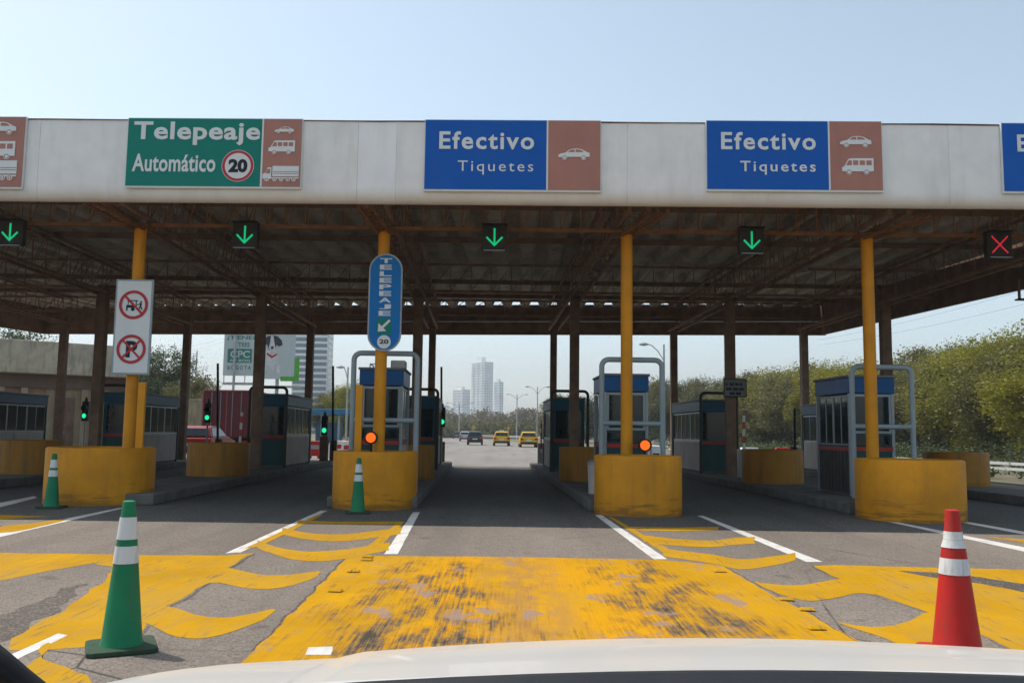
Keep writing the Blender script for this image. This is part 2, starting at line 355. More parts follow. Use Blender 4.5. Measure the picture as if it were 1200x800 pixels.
# white lane lines
W = m_pwhite
mk([(484,600),(492,600),(466,649),(450,649)], W, .016, .006)
mk([(376,598),(384,598),(282,647),(264,648)], W, .016, .006)
mk([(697,603),(705,603),(782,655),(766,655)], W, .016, .006)
mk([(817,604),(824,604),(964,658),(945,658)], W, .016, .006)
mk([(139,595),(150,594),(0,629),(-60,638),(-90,636),(0,623)], W, .016, .006)
mk([(1022,607),(1034,608),(1200,641),(1280,656),(1260,658),(1200,646)], W, .016, .006)
mk([(1100,607),(1110,607),(1300,640),(1300,645)], W, .016, .006)
mk([(-60,598),(0,589),(40,581),(44,583),(0,594),(-60,606)], W, .016, .006)
mk([(0,772),(70,742),(80,744),(30,768),(-20,792),(-40,790)], W, .016, .03)
mk([(362,758),(390,757),(388,767),(358,767)], W, .016, .01)
# chevrons left of the open lane
def chev(pts, h0, h1=None, **k):                             # top line and thickness per point
    h1 = h1 or h0
    e0, e1 = Vector(pts[0]), Vector(pts[-1]); pts = [tuple(e0+(e0-Vector(pts[1])).normalized()*4)]+list(pts[1:-1])+[tuple(e1+(e1-Vector(pts[-2])).normalized()*4)]
    q = [Vector(p) for p in pts]; sm = []
    for i in range(len(q)-1):
        p0 = q[max(0, i-1)]; p1 = q[i]; p2 = q[i+1]; p3 = q[min(len(q)-1, i+2)]
        for j in range(5):
            t = j/5; sm.append(tuple(.5*((2*p1)+(p2-p0)*t+(2*p0-5*p1+4*p2-p3)*t*t+(3*p1-p0-3*p2+p3)*t**3)))
    pts = sm+[tuple(q[-1])]; k['smooth'] = 0; nn = len(pts)
    lo = [(x, y+h0+(h1-h0)*abs(2*i/(nn-1)-1)) for i, (x, y) in enumerate(pts)]
    mk(list(pts)+lo[::-1], **k)
chev([(352,609.5),(400,611),(468,611)], 3)
chev([(335,619),(360,624),(395,626),(430,623),(466,618)], 8)
chev([(305,634),(330,642),(362,646),(400,644),(428,640),(452,636)], 12, 9)
mk([(225,662),(262,664),(285,669),(305,674),(330,674),(360,671),(377,668),(371,677),(340,687),(306,691),(275,687),(250,681),(225,690)])
mk([(150,705),(185,708),(205,711),(235,722),(265,724),(298,719),(326,711),(318,722),(285,736),(250,746),(228,748),(205,745),(182,735),(168,728),(150,735)])
mk([(20,786),(60,762),(62,750),(50,758),(48,770),(70,780),(110,796),(90,830),(-10,830)], rag=.05)
mk([(468,611),(474,611),(446,640),(430,640)], rag=.008)
mk([(372,603),(378,603),(305,640),(285,643)], rag=.008)
mk([(1,603),(60,605),(0,608),(-60,606)], rag=.01)
mk([(0,616),(40,613),(70,608),(84,608),(20,623),(0,624),(-50,630)], rag=.01)
# chevrons right of it
chev([(740,617),(790,618),(838,617)], 4)
chev([(757,627),(790,631),(832,633),(862,630),(880,629)], 8)
chev([(781,643),(830,649),(868,655),(905,652),(928,648)], 12, 9)
mk([(712,605),(718,606),(800,652),(786,653)], rag=.008)
mk([(880,680),(900,684),(930,686),(962,682),(985,677),(1020,682),(1030,697),(1006,694),(985,699),(958,704),(935,703),(905,693)])
mk([(978,727),(1010,734),(1040,735),(1066,727),(1088,715),(1100,722),(1108,745),(1100,775),(1075,775),(1055,756),(1030,745),(1005,738)])
mk([(1150,628),(1200,632),(1280,644),(1280,650),(1190,634)], rag=.01)

# dirt and grass verge to the right
sheet('verge', [(15.4,-20),(80,-20),(110,300),(10,300),(9.9,90),(12.4,50),(14.2,40),(15.2,30),(15.4,19)], -.002, m_ground)

# ------------------------------------------------------------------ traffic islands
ISL = {'G': -15.95, 'F': -11.25, 'A': -6.55, 'B': -1.9, 'C': 2.72, 'D': 7.3, 'E': 11.9}
for k, s in ISL.items():
    y0 = 16.0; y1 = 36.0 if k != 'E' else 34.6; hw = .80
    poly = [S(s-hw, y0)[:2], S(s+hw, y0)[:2], S(s+hw, y1-hw)[:2]] + [(S(s, y1-hw).x+hw*cos(a), y1-hw+hw*sin(a)) for a in [pi*j/12 for j in range(1, 12)]] + [S(s-hw, y1-hw)[:2]]
    tag(MB().slab(poly, .0, .2).build('traffic_island', m_kerb, bevel=.03), kind='structure')

# ------------------------------------------------------------------ the canopy over the lanes
can = thing('toll_canopy', 'long flat toll plaza roof with white fascia on yellow and brown columns', 'canopy', (0, 25, 0))
def P(o): o.parent = can; o.matrix_parent_inverse = Matrix.Translation((0, -25, 0)); return o
FLx, FRx, RL, RR = -24.0, 14.1, Vector((-19.6, 37.2)), Vector((11.75, 33.9))
def yf(x): return 15.0-.02*x
# front fascia: profile with a rounded lower edge
prof = [(0.0, 6.67), (0.0, 5.45), (.015, 5.37), (.05, 5.30), (.10, 5.262), (.13, 5.25), (.15, 5.25), (.15, 5.30), (.12, 5.34), (.09, 6.67)]
def fascia(x0, x1, mat, dy=0, top=0):
    mb = MB(); n = 12; vs = []
    for i in range(n+1):
        x = x0+(x1-x0)*i/n; wv = .004*noise.noise(Vector((x*.9, 2, 1)))
        tz = .014*noise.noise(Vector((x*.55, 4, 9))) + .006*noise.noise(Vector((x*2.3, 1, 2)))
        for (y, z) in prof: vs.append((x, yf(x)+y+dy+wv, z+(tz+top if z > 6.5 else 0)))
    m = len(prof); fs = [(i*m+k, i*m+(k+1) % m, (i+1)*m+(k+1) % m, (i+1)*m+k) for i in range(n) for k in range(m)]
    fs += [tuple(range(m)), tuple(n*m+k for k in range(m))]
    P(mb.add(vs, fs).build('fascia_panel', mat, smooth=True))
sx_ = [FLx] + [FA(p, 190).x for p in (-160, 45, 300, 419, 464, 735, 900, 1112)] + [FRx]
for i in range(len(sx_)-1):
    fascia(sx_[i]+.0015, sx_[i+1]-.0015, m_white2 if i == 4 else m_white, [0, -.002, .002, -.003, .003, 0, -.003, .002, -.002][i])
# thin dark capping strip
mb = MB(); 
for i in range(60):
    a = FLx+(FRx-FLx)*i/60; b = FLx+(FRx-FLx)*(i+1)/60
    za, zb = [6.682+.02*noise.noise(Vector((q*.5, 4, 9))) for q in (a, b)]
    mb.bar((a, yf(a)+.05, za), (b, yf(b)+.05, zb), .14, .014)
P(mb.build('capping_strip', m_rust2))
# sides and rear
def wallstrip(a, b, z0, z1, th, mat, name):
    a = Vector((a[0], a[1], 0)); b = Vector((b[0], b[1], 0)); d = (b-a).normalized(); nn = Vector((-d.y, d.x, 0))*th
    P(MB().slab([a[:2], b[:2], (b+nn)[:2], (a+nn)[:2]], z0, z1).build(name, mat))
wallstrip((FLx, yf(FLx)+.31), (RL.x, RL.y-.02), 5.2, 6.75, -.1, m_rust2, 'side_fascia')
wallstrip((FRx, yf(FRx)+.31), (RR.x, RR.y-.02), 5.2, 6.43, -.1, m_rust2, 'side_fascia')
wallstrip((RL.x-.02, RL.y), (RR.x+.20, RR.y), 5.2, 5.72, .12, m_rust, 'rear_fascia')
wallstrip((RL.x-.02, RL.y-.0), (RR.x+.02, RR.y-.0), 5.724, 6.385, .03, m_rust2, 'rear_gutter')
# corrugated roof sheets
mb = MB(); nc = 44; rows = 14; cols = []
for k in range(nc):
    for f, h in ((0, 0), (.30, 0), (.42, .2), (.80, .2), (.92, 0)): cols.append(((k+f)/nc, h))
vs = []
for j in range(rows+1):
    v = j/rows
    for u, h in cols:
        F_ = Vector((FLx+(FRx-FLx-.02)*u, yf(FLx+(FRx-FLx)*u)+.14)); R_ = RL.lerp(RR, u) + Vector((.12*u, -.05))
        p = F_.lerp(R_, v); vs.append((p.x, p.y, 6.46-.15*v+h))
m = len(cols); mb.add(vs, [(j*m+i, j*m+i+1, (j+1)*m+i+1, (j+1)*m+i) for j in range(rows) for i in range(m-1)])
o = P(mb.build('roof_sheets', m_sheet)); sd = o.modifiers.new('thickness', 'SOLIDIFY'); sd.thickness = .012
# lattice girders
def lattice(a, b, h, panel, c=.06, wbar=.022, top=True):
    a = Vector(a); b = Vector(b); L = (b-a).length; n = max(1, int(round(L/panel))); up = Vector((0, 0, h)); mb = MB()
    mb.bar(a, b, c, c)
    if top: mb.bar(a+up, b+up, c, c)
    for i in range(n+1): 
        p = a.lerp(b, i/n); mb.bar(p, p+up, wbar)
        if i < n: q = a.lerp(b, (i+1)/n); mb.bar(p, q+up, wbar*.8)
    return mb
YR = {'front': 16.8, 'middle': 26.3, 'rear': 34.0}
P(lattice((-22, 16.8, 5.20), (13.3, 16.8, 5.20), 1.1, .375, .07, .02).build('cross_truss', m_chord))
P(lattice((-20.5, 26.3, 5.5), (12.6, 26.3, 5.5), .8, .6, .07, .024).build('cross_truss', m_rust))
P(lattice((-19.6, 34.0, 5.75), (11.6, 33.2, 5.75), .55, .75, .07, .03).build('cross_truss', m_rust))
for yy in (19.5, 22.9, 29.2, 32.1):
    xl = -23.0+ (yy-16)*.2; xr = 13.9-(yy-15)*.12
    P(MB().bar((xl, yy, 6.36-(yy-15)*.006), (xr, yy, 6.36-(yy-15)*.006), .05, .14).build('purlin', m_rust2))
for k, s in ISL.items():
    mb = MB(); 
    for off in (-.17, .17):
        a = S(s+off, 15.45, 5.30); b = S(s+off, 34.1, 5.30)
        if k == 'E': b = S(s+off, 33.0, 5.30)
        lt = lattice(a, b, .95, .7, .075, .014); mb.add(lt.v, lt.f)
    n = 50; ye = 34.0 if k != 'E' else 32.9
    for i in range(n):
        ya = 15.45+(ye-15.45)*i/n; yb = 15.45+(ye-15.45)*(i+1)/n; q = .17 if i % 2 else -.17
        mb.bar(S(s+q, ya, 5.30), S(s-q, yb, 5.30), .013)
    P(mb.build('lane_girder', m_rust))
    # raking lattice arm from the column head out to the fascia
    dx = {'A': -.55, 'B': -.25, 'C': .75, 'D': 1.1}.get(k, .6)
    h0 = S(s, 16.7, 5.1); mb = MB(); e = Vector((h0.x+dx*.6, 15.4, 5.26))
    for q in (-.11, .11): mb.bar(h0+Vector((q, 0, 0)), e+Vector((q, 0, 0)), .05)
    for i in range(8):
        q = .11 if i % 2 else -.11; mb.bar(h0.lerp(e, i/8)+Vector((q,0,0)), h0.lerp(e, (i+1)/8)+Vector((-q,0,0)), .016)
    P(mb.build('cantilever_arm', m_chord))
# columns
for k, s in ISL.items():
    if k not in 'GE' or True:
        y = YR['front']; c = S(s, y)
        if k in 'ABCDEFG': P(MB().tube([(c.x, c.y, 0.15), (c.x, c.y, 5.22)], .112, 20).build('column', m_post, smooth=True))
        P(MB().box(c.x-.2, c.y-.2, 5.14, c.x+.2, c.y+.2, 5.19).build('column_head', m_chord))
    for rr, hw in (('middle', .135), ('rear', .125)):
        if k == 'E' and rr == 'rear': yy = 33.0
        else: yy = YR[rr]
        c = S(s, yy); mb = MB()
        mb.box(c.x-hw, c.y-.13, .15, c.x+hw, c.y-.10, 5.55); mb.box(c.x-hw, c.y+.10, .15, c.x+hw, c.y+.13, 5.55); mb.box(c.x-.03, c.y-.1, .15, c.x+.03, c.y+.1, 5.55)
        mb.box(c.x-hw*.98, c.y-.095, .15, c.x-hw*.98+.03, c.y+.095, 5.55); mb.box(c.x+hw*.98-.03, c.y-.095, .15, c.x+hw*.98, c.y+.095, 5.55)
        P(mb.build('column', m_rust2))
        for sg in (-1, 1): pass

# ------------------------------------------------------------------ fascia sign boards
def pic_car(mb_w, mb_h, cx, cz, w, flip=1):
    h = w*.30; pts = [(-.5,.08),(-.49,.34),(-.40,.46),(-.27,.55),(-.14,.88),(-.04,.98),(.12,1.0),(.26,.9),(.40,.62),(.49,.52),(.5,.12)]
    mb_w.prism([(cx+flip*a*w, cz+b*h) for a, b in pts], -.020, -.012)
    mb_h.prism([(cx+flip*a*w, cz+b*h) for a, b in [(-.20,.60),(-.10,.86),(.02,.9),(.02,.6)]], -.023, -.0205)
    mb_h.prism([(cx+flip*a*w, cz+b*h) for a, b in [(.05,.6),(.05,.9),(.14,.9),(.25,.8),(.31,.6)]], -.023, -.0205)
    for q in (-.30, .30):
        mb_w.disc(cx+q*w*flip, cz+.02*h, w*.085, -.021, -.0125, 14); mb_h.ring(cx+q*w*flip, cz+.02*h, w*.05, w*.068, -.0235, -.0215, 14)
def pic_van(mb_w, mb_h, cx, cz, w):
    h = w*.47; pts = [(-.5,.08),(-.5,.36),(-.42,.45),(-.30,.92),(-.24,.98),(.5,1.0),(.5,.08)]
    mb_w.prism([(cx+a*w, cz+b*h) for a, b in pts], -.020, -.012)
    mb_h.prism([(cx+a*w, cz+b*h) for a, b in [(-.37,.5),(-.29,.84),(-.19,.84),(-.19,.5)]], -.023, -.0205)
    for i in range(3):
        x = -.15+i*.21; mb_h.box(cx+x*w, -.023, cz+.52*h, cx+(x+.165)*w, -.0205, cz+.84*h)
    for q in (-.28, .27):
        mb_w.disc(cx+q*w, cz+.04*h, w*.09, -.021, -.0125, 14); mb_h.ring(cx+q*w, cz+.04*h, w*.052, w*.072, -.0235, -.0215, 14)
def pic_truck(mb_w, mb_h, cx, cz, w):
    h = w*.42
    mb_w.prism([(cx+a*w, cz+b*h) for a, b in [(-.5,.14),(-.5,.45),(-.42,.55),(-.36,.9),(-.26,.9),(-.26,.14)]], -.020, -.012)
    mb_w.box(cx-.23*w, -.020, cz+.30*h, cx+.5*w, -.012, cz+1.0*h)
    mb_w.box(cx-.26*w, -.020, cz+.16*h, cx+.5*w, -.012, cz+.24*h)
    mb_h.prism([(cx+a*w, cz+b*h) for a, b in [(-.42,.5),(-.36,.8),(-.29,.8),(-.29,.5)]], -.023, -.0205)
    for b in (.48, .60): mb_h.box(cx-.21*w, -.023, cz+b*h, cx+.49*w, -.0205, cz+(b+.035)*h)
    for q in (-.38, -.16, .02, .2, .36):
        mb_w.disc(cx+q*w, cz+.10*h, w*.062, -.021, -.0125, 12); mb_h.ring(cx+q*w, cz+.10*h, w*.026, w*.042, -.0235, -.0215, 12)
def board(x0, y0, x1, y1, split, kind, label, pics):
    a = FA(x0, (y0+y1)/2); b = FA(x1, (y0+y1)/2); t = FA((x0+x1)/2, y0); u = FA((x0+x1)/2, y1)
    W_ = (b-a).length; H_ = t.z-u.z; c = (a+b)/2
    o = thing('lane_sign', label, 'sign', (c.x, c.y-.07, u.z), -.02, 'sign boards along the canopy fascia')
    xs = -W_/2+W_*split
    MB().box(-W_/2-.012, 0.006, -.035, W_/2+.012, .05, H_+.012).build('backing', m_swhite, o)
    MB().box(-W_/2, -.006, 0, xs-.02, .0055, H_).build('name_panel', m_sgreen if kind == 'tele' else m_sblue, o)
    MB().box(xs+.012, -.006, 0, W_/2, .0055, H_).build('vehicle_panel', m_sbrown, o)
    MB().box(xs-.018, -.008, 0, xs+.01, .004, H_).build('divider', m_swhite, o)
    pc = (xs+W_/2)/2; pw = W_/2-xs
    for ty, zc, sc, off in pics:
        mw = MB(); mh = MB(); {'car': pic_car, 'van': pic_van, 'truck': pic_truck}[ty](mw, mh, pc+off*pw, H_*zc, pw*sc)
        pic = mw.build({'car': 'car', 'van': 'minibus', 'truck': 'truck'}[ty]+'_pictogram', m_swhite, o); mh.build('window_outline', m_sbrown, pic)
    nw = xs+W_/2
    if kind == 'tele':
        text('Telepeaje', m_swhite, o, -W_/2+nw*.045, H_*.60, nw*.935, H_*.35, bold=.026, sp=1.06)
        text('Automático', m_swhite, o, -W_/2+nw*.045, H_*.205, nw*.615, H_*.265, bold=.022, sp=1.04)
        cx, cz = -W_/2+nw*.825, H_*.30
        MB().disc(cx, cz, H_*.235, -.014, -.008, 36).build('speed_disc', m_swhite, o)
        MB().ring(cx, cz, H_*.19, H_*.227, -.018, -.0145, 40).build('speed_ring', m_sred, o)
        text('20', m_sblack, o, cx-H_*.135, cz-H_*.10, H_*.275, H_*.20, y=-.0145, bold=.05)
    elif kind == 'cash':
        text('Efectivo', m_swhite, o, -W_/2+nw*.115, H_*.575, nw*.775, H_*.26, bold=.022, sp=1.16)
        text('Tiquetes', m_swhite, o, -W_/2+nw*.27, H_*.21, nw*.615, H_*.20, bold=.0 if x0 < 600 else .012, sp=1.25)
    return o
board(151,141,354,219.5,.778,'tele','green Telepeaje Automático board with speed 20 disc and three white vehicles on brown', [('car',.80,.50,.05),('van',.50,.68,0),('truck',.08,.93,0)])
board(498.5,143,703,223.5,.70,'cash','blue Efectivo Tiquetes board with a single white car on its brown part', [('car',.46,.60,0)])
board(827.5,144,1031.5,223.5,.70,'cash','blue Efectivo Tiquetes board with a white car above a white minibus', [('car',.65,.60,0),('van',.25,.60,.03)])
board(1173,147,1380,226,.70,'cash','blue Efectivo board cut by the right edge of the photo', [('car',.65,.60,0),('van',.25,.60,.03)])
board(-180,138.5,30,219.5,.72,'blank','brown and blue board at the left edge with car, bus and truck pictograms', [('car',.78,.68,0),('van',.42,.68,0),('truck',.10,.9,-.05)])

# ------------------------------------------------------------------ overhead lane signals
for i, (px, py, kind, lab) in enumerate([(12,272,'g','green arrow lane light at the left edge beneath the canopy'),(287,275,'g','green arrow lane light beneath the green Telepeaje board'),
        (579.5,278,'g','green arrow lane light over the middle lane'),(881,281.5,'g','green arrow lane light beneath the board with car and minibus'),(1171.5,286,'r','red cross lane light beneath the canopy at the right edge')]):
    c = D(px, py, 16.55); o = thing('lane_signal', lab, 'lane signal', c, 0, 'lane signals hanging from the front truss')
    MB().box(-.235, 0, -.24, .235, .14, .235).build('housing', m_sigbox, o, bevel=.01)
    MB().box(-.24, -.10, .236, .24, .14, .245).build('visor', m_black, o)
    MB().box(-.20, -.05, -.262, .20, .0, -.25).build('bottom_rail', m_alu, o)
    mb = MB()
    if kind == 'g':
        mb.flat((0,.17),(0,-.14),.034,-.004); mb.flat((.01,-.165),(-.15,.0),.034,-.0095); mb.flat((-.01,-.165),(.15,.0),.034,-.015)
    else: mb.flat((-.15,.15),(.15,-.17),.026,-.004); mb.flat((.15,.15),(-.15,-.17),.026,-.0095)
    mb.build('lit_symbol', m_lgreen if kind == 'g' else m_lred, o)
    mb = MB()
    for q in (-.15, .15): mb.bar((q, .07, .24), (q, .07, .9 if False else .55), .025)
    mb.build('hanger', m_rust2, o)

# ------------------------------------------------------------------ concrete drums
DR = [('A', 116, 592.5, .93, 'yellow concrete drum in front of the no-parking sign post'), ('B', 438.5, 598, .75, 'yellow concrete drum under the blue oval sign'),
      ('C', 747.5, 606, .75, 'yellow concrete drum right of the open middle lane'), ('D', 1067, 612.5, .87, 'yellow concrete drum behind the red cone')]
def drum(c, r, z0, z1, label, name='crash_drum', grp='yellow drums at the island noses', mat=None):
    o = thing(name, label, 'crash barrier', (c.x, c.y, z0), RZ, grp); h = z1-z0
    mb = MB(); pr = [(r*1.0, 0), (r*1.0, h-.03), (r*.985, h-.008), (r*.96, h), (r*.86, h), (r*.86, h-.05)]
    mb.lathe(pr, 56, cap=False).build('wall', mat or m_drum, o, smooth=True)
    MB().lathe([(r*.865, h-.09), (r*.865, h-.05)], 40).build('fill', m_drumtop, o)
for k, px, py, r, lab in DR:
    g = G(px, py); c = g + Vector((g.x, g.y, 0)).normalized()*r
    drum(c, r, 0, .995, lab)
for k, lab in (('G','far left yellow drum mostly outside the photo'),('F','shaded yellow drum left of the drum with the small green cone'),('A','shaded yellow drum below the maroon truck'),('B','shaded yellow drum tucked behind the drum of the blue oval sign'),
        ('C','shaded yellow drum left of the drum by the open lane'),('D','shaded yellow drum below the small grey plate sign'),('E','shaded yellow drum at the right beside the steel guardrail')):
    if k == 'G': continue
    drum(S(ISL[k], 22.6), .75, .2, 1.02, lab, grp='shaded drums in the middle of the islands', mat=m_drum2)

# ------------------------------------------------------------------ pipe guards
def u_path(w, h, r=.14):
    p = [(-w/2, 0, 0), (-w/2, 0, h-r)]
    for i in range(1, 8): a = pi-pi/2*i/8; p.append((-w/2+r+r*cos(a), 0, h-r+r*sin(a)))
    p.append((-w/2+r, 0, h)); p.append((w/2-r, 0, h))
    for i in range(1, 8): a = pi/2-pi/2*i/8; p.append((w/2-r+r*cos(a), 0, h-r+r*sin(a)))
    return p+[(w/2, 0, h-r), (w/2, 0, 0)]
def guard(x, y, w, h, mat, r, label, grp, cross=True):
    o = thing('pipe_guard', label, 'guard rail', (x, y, .2), RZ, grp)
    MB().tube(u_path(w, h), r, 12).build('bent_pipe', mat, o, smooth=True)
    if cross: MB().tube([(-w/2, 0, 1.36), (w/2, 0, 1.36)], r*.9, 12).build('crossbar', mat, o, smooth=True)
for x0, x1, yt, lab in ((414,488.5,414,'grey bent-pipe guard under the blue oval sign'),(705,776,421.5,'grey bent-pipe guard right of the open middle lane'),(998,1069,430,'grey bent-pipe guard at the rightmost yellow column')):
    Y = 17.35; a = D(x0, 460, Y); b = D(x1, 460, Y); t = D((x0+x1)/2, yt, Y)
    guard((a.x+b.x)/2, Y, b.x-a.x, t.z-.2, m_pipe, .052, lab, 'grey pipe guards in front of the booths')
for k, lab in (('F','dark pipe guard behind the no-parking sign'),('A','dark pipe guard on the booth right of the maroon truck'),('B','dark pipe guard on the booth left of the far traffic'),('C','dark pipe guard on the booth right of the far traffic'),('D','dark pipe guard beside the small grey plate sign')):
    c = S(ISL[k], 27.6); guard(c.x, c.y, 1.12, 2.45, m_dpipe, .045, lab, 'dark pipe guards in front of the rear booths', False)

# ------------------------------------------------------------------ booths
def booth(c, w, ln, h, front, label, ac=True, nside=2):
    o = thing('toll_booth', label, 'toll booth', (c.x, c.y, .2), RZ, 'toll booths on the islands')
    b = .98; hw = w/2
    MB().box(-hw+.03, .03, 0, hw-.03, ln-.03, .05).build('plinth', m_kerb, o)
    MB().box(-hw+.02, 0.02, .05, hw-.02, .05, b-.1).build('front_panel', m_teal, o)
    MB().box(-hw+.01, 0.0, b-.1, hw-.01, .05, b-.012).build('front_stripe', m_red, o)
    for sg in (-1, 1):
        mb = MB(); x = sg*(hw-.02)
        mb.box(x-.015, .06, .05, x+.015, ln-.04, b-.03)
        n = int((ln-.1)/.18)
        for i in range(n): mb.box(x-.027, .08+i*.18, .06, x+.027, .08+i*.18+.09, b-.06)
        mb.build('side_panel', m_dkbase if front and sg < 0 else m_sidep, o)
        if front: MB().box(x-.03, .052, b-.10, x+.03, ln-.03, b-.029).build('side_stripe', m_red, o)
        MB().box(x-.03, .052, b-.0285, x+.03, ln-.03, b+.012).build('side_sill', m_alu if not front else m_teal, o)
        ws = (ln-.16)/nside
        for i in range(nside):
            y0 = .08+i*ws; fr = MB().box(x-.022, y0, b+.014, x+.022, y0+.035, h-.36).box(x-.022, y0+ws-.035, b+.014, x+.022, y0+ws, h-.36).box(x-.02, y0+ws/2-.015, b+.014, x+.02, y0+ws/2+.015, h-.36).box(x-.021, y0+.03, b+.013, x+.021, y0+ws-.03, b+.04).box(x-.021, y0+.03, h-.40, x+.021, y0+ws-.03, h-.359).build('side_window', m_alu, o)
            MB().box(x-.008, y0+.035, b+.014, x+.008, y0+ws-.035, h-.36).build('pane', m_glass, fr)
    for sx in (-1, 1):
        for yy in (.0, ln-.06): MB().box(sx*hw-.03, yy, .0, sx*hw+.03, yy+.055, h-.34).build('corner_post', m_alu if front else m_teal, o)
    # front window
    z0, z1 = (b+.30, h-.40) if front else (b+.02, h-.38)
    fw = MB().box(-hw+.035, 0.005, z0-.05, hw-.035, .045, z0).box(-hw+.035, .005, z1, hw-.035, .045, z1+.05).box(-hw+.035, .005, z0, -hw+.075, .045, z1).box(hw-.075, .005, z0, hw-.035, .045, z1).build('front_window', m_alu if front else m_dblue, o)
    MB().box(-hw+.075, .02, z0, hw-.075, .03, z1).build('pane', m_glass, fw)
    if front:
        cw = MB().box(-hw+.035, .01, b+.0, hw-.035, .045, b+.03).box(-hw+.035, .01, z0-.09, hw-.035, .045, z0-.052).box(-.03, .012, b+.03, .03, .043, z0-.09).build('counter_window', m_teal, o)
        MB().box(-hw+.04, .02, b+.03, -.031, .03, z0-.09).box(.031, .02, b+.03, hw-.04, .03, z0-.09).build('pane', m_glass, cw)
        MB().box(hw-.40, -.03, .1, hw-.08, .018, .62).build('switch_box', m_alu, o, bevel=.01)
        mb = MB()
        for i in range(5): mb.box(hw-.37, -.036, .17+i*.085, hw-.11, -.031, .20+i*.085)
        mb.build('louvre', m_blue, o)
    MB().box(-hw-.035, -.03, h-.33, hw+.035, ln+.02, h-.02).build('header_band', m_blue if front else m_dblue, o, bevel=.01)
    MB().box(-hw-.06, -.055, h-.019, hw+.06, ln+.045, h+.03).build('roof', m_roofg, o, bevel=.01)
    MB().box(-hw+.05, ln-.05, .05, hw-.05, ln-.02, h-.34).build('rear_panel', m_teal, o)
    if ac:
        MB().box(.0+.12, .5, h+.031, .42, .95, h+.22).build('cooling_unit', m_sidep, o, bevel=.015)
        mb = MB(); mb.tube([(-.28,.3,h+.03),(-.28,.3,h+.12),(-.28,.9,h+.12),(-.28,.9,h+.03)], .012, 6); mb.tube([(-.02,.3,h+.03),(-.02,.3,h+.12),(-.02,.9,h+.12),(-.02,.9,h+.03)], .012, 6); mb.tube([(-.28,.3,h+.12),(-.02,.3,h+.12)], .012, 6)
        mb.build('roof_rail', m_alu, o)
    return o
booth(S(-2.02, 18.1), .82, 1.6, 2.40, True, 'blue-topped narrow booth behind the blue oval sign column', True, 1)
booth(S(2.92, 18.1), .84, 1.6, 2.34, True, 'blue-topped narrow booth behind the yellow column right of the middle lane', False, 1)
booth(S(7.78, 17.9), .86, 1.75, 2.36, True, 'blue-topped booth with red stripe at the rightmost yellow column', False, 2)
for k, lab in (('G','dark glazed booth at the left edge in front of the concrete building'),('F','dark glazed booth behind the no-parking sign post'),('A','dark teal booth right of the maroon truck'),
        ('B','dark booth left of the far traffic'),('C','dark teal booth right of the far traffic'),('D','dark teal booth left of the small grey plate sign'),('E','dark booth half hidden behind the red-striped booth')):
    booth(S(ISL[k], 28), .94, 4.0, 2.24, False, lab, False, 3)

# ------------------------------------------------------------------ island furniture
def signal(c, lz, label, big=False):
    o = thing('lane_exit_light', label, 'traffic light', c, RZ, 'exit lights at the island ends'); z = lz-c.z
    if big: MB().box(-.15, -.03, 0, .15, .2, z-.22).build('cabinet', m_rust, o, bevel=.01)
    else: MB().tube([(0,.06,0),(0,.06,z-.2)], .035, 10).build('pole', m_alu, o, smooth=True)
    mb = MB().box(-.12, 0, z-.2, .12, .16, z+.55); mb.lathe([(.06, z+.55), (.05, z+.66), (.02, z+.72)], 10, (0, .08)).build('housing', m_black, o, bevel=.015)
    MB().disc(0, z, .092, -.015, -.003, 20).build('green_lens', m_lgreen2, o)
    MB().disc(0, z+.3, .085, -.012, -.003, 20).build('dark_lens', m_seal, o)
    mb = MB()
    for q in (0, .3): mb.ring(0, z+q, .098, .112, -.11, -.002, 20)
    mb.build('visor', m_black, o)
for px, py, lab, bg in ((99,487,'green exit light in front of the concrete building', False),(243,489,'green exit light in front of the maroon truck', False),(380,504,'green exit light with brown cabinet beside the blue shelter', True),(518,494,'green exit light left of the far traffic', False)):
    c = D(px, py, 34.3); signal(Vector((c.x, 34.3, .2)), c.z, lab, bg)
t_ = NT('red_white_stripes'); xs_ = t_.N('ShaderNodeSeparateXYZ'); t_.L(t_.pos, xs_.inputs[0])
t_.base(t_.mix(t_.math('GREATER_THAN', t_.math('FRACT', t_.math('MULTIPLY', xs_.outputs[2], 2.6)), .5), (.5,.04,.03), (.7,.7,.68))); m_stripe = t_.m
def raised_arm(px, top, Y, label, striped=False, bot=.2, lean=0):
    c = D(px, 520, Y); t = D(px+lean, top, Y)
    o = thing('barrier_arm', label, 'barrier', (c.x, Y, bot), RZ, 'raised barrier arms'); h = t.z-bot; dx = t.x-c.x
    MB().box(-.13, -.1, 0, .13, .1, .78).build('cabinet', m_rust2 if not striped else m_alu, o, bevel=.015)
    if striped:
        MB().bar((0, -.13, .4), (dx, -.13, h), .07, .05).build('arm', m_stripe, o)
    else: MB().bar((0, -.13, .4), (dx, -.13, h), .08, .05).build('arm', m_black, o)
raised_arm(256.5, 426, 34.6, 'raised dark barrier arm in front of the maroon truck')
raised_arm(391, 429, 34.6, 'raised dark barrier arm beside the blue shelter')
raised_arm(517.5, 430, 35.0, 'raised dark barrier arm left of the far traffic')
raised_arm(282, 483, 26.2, 'striped red and white barrier arm in front of the maroon truck', True, .0, 3)
raised_arm(634, 492, 34.5, 'striped red and white barrier arm right of the far taxi', True)
raised_arm(870, 487, 25.0, 'striped red and white barrier arm right of the small grey plate sign', True, .2)
raised_arm(929.5, 478, 33.0, 'thin dark barrier arm in front of the yellow-green trees', False)
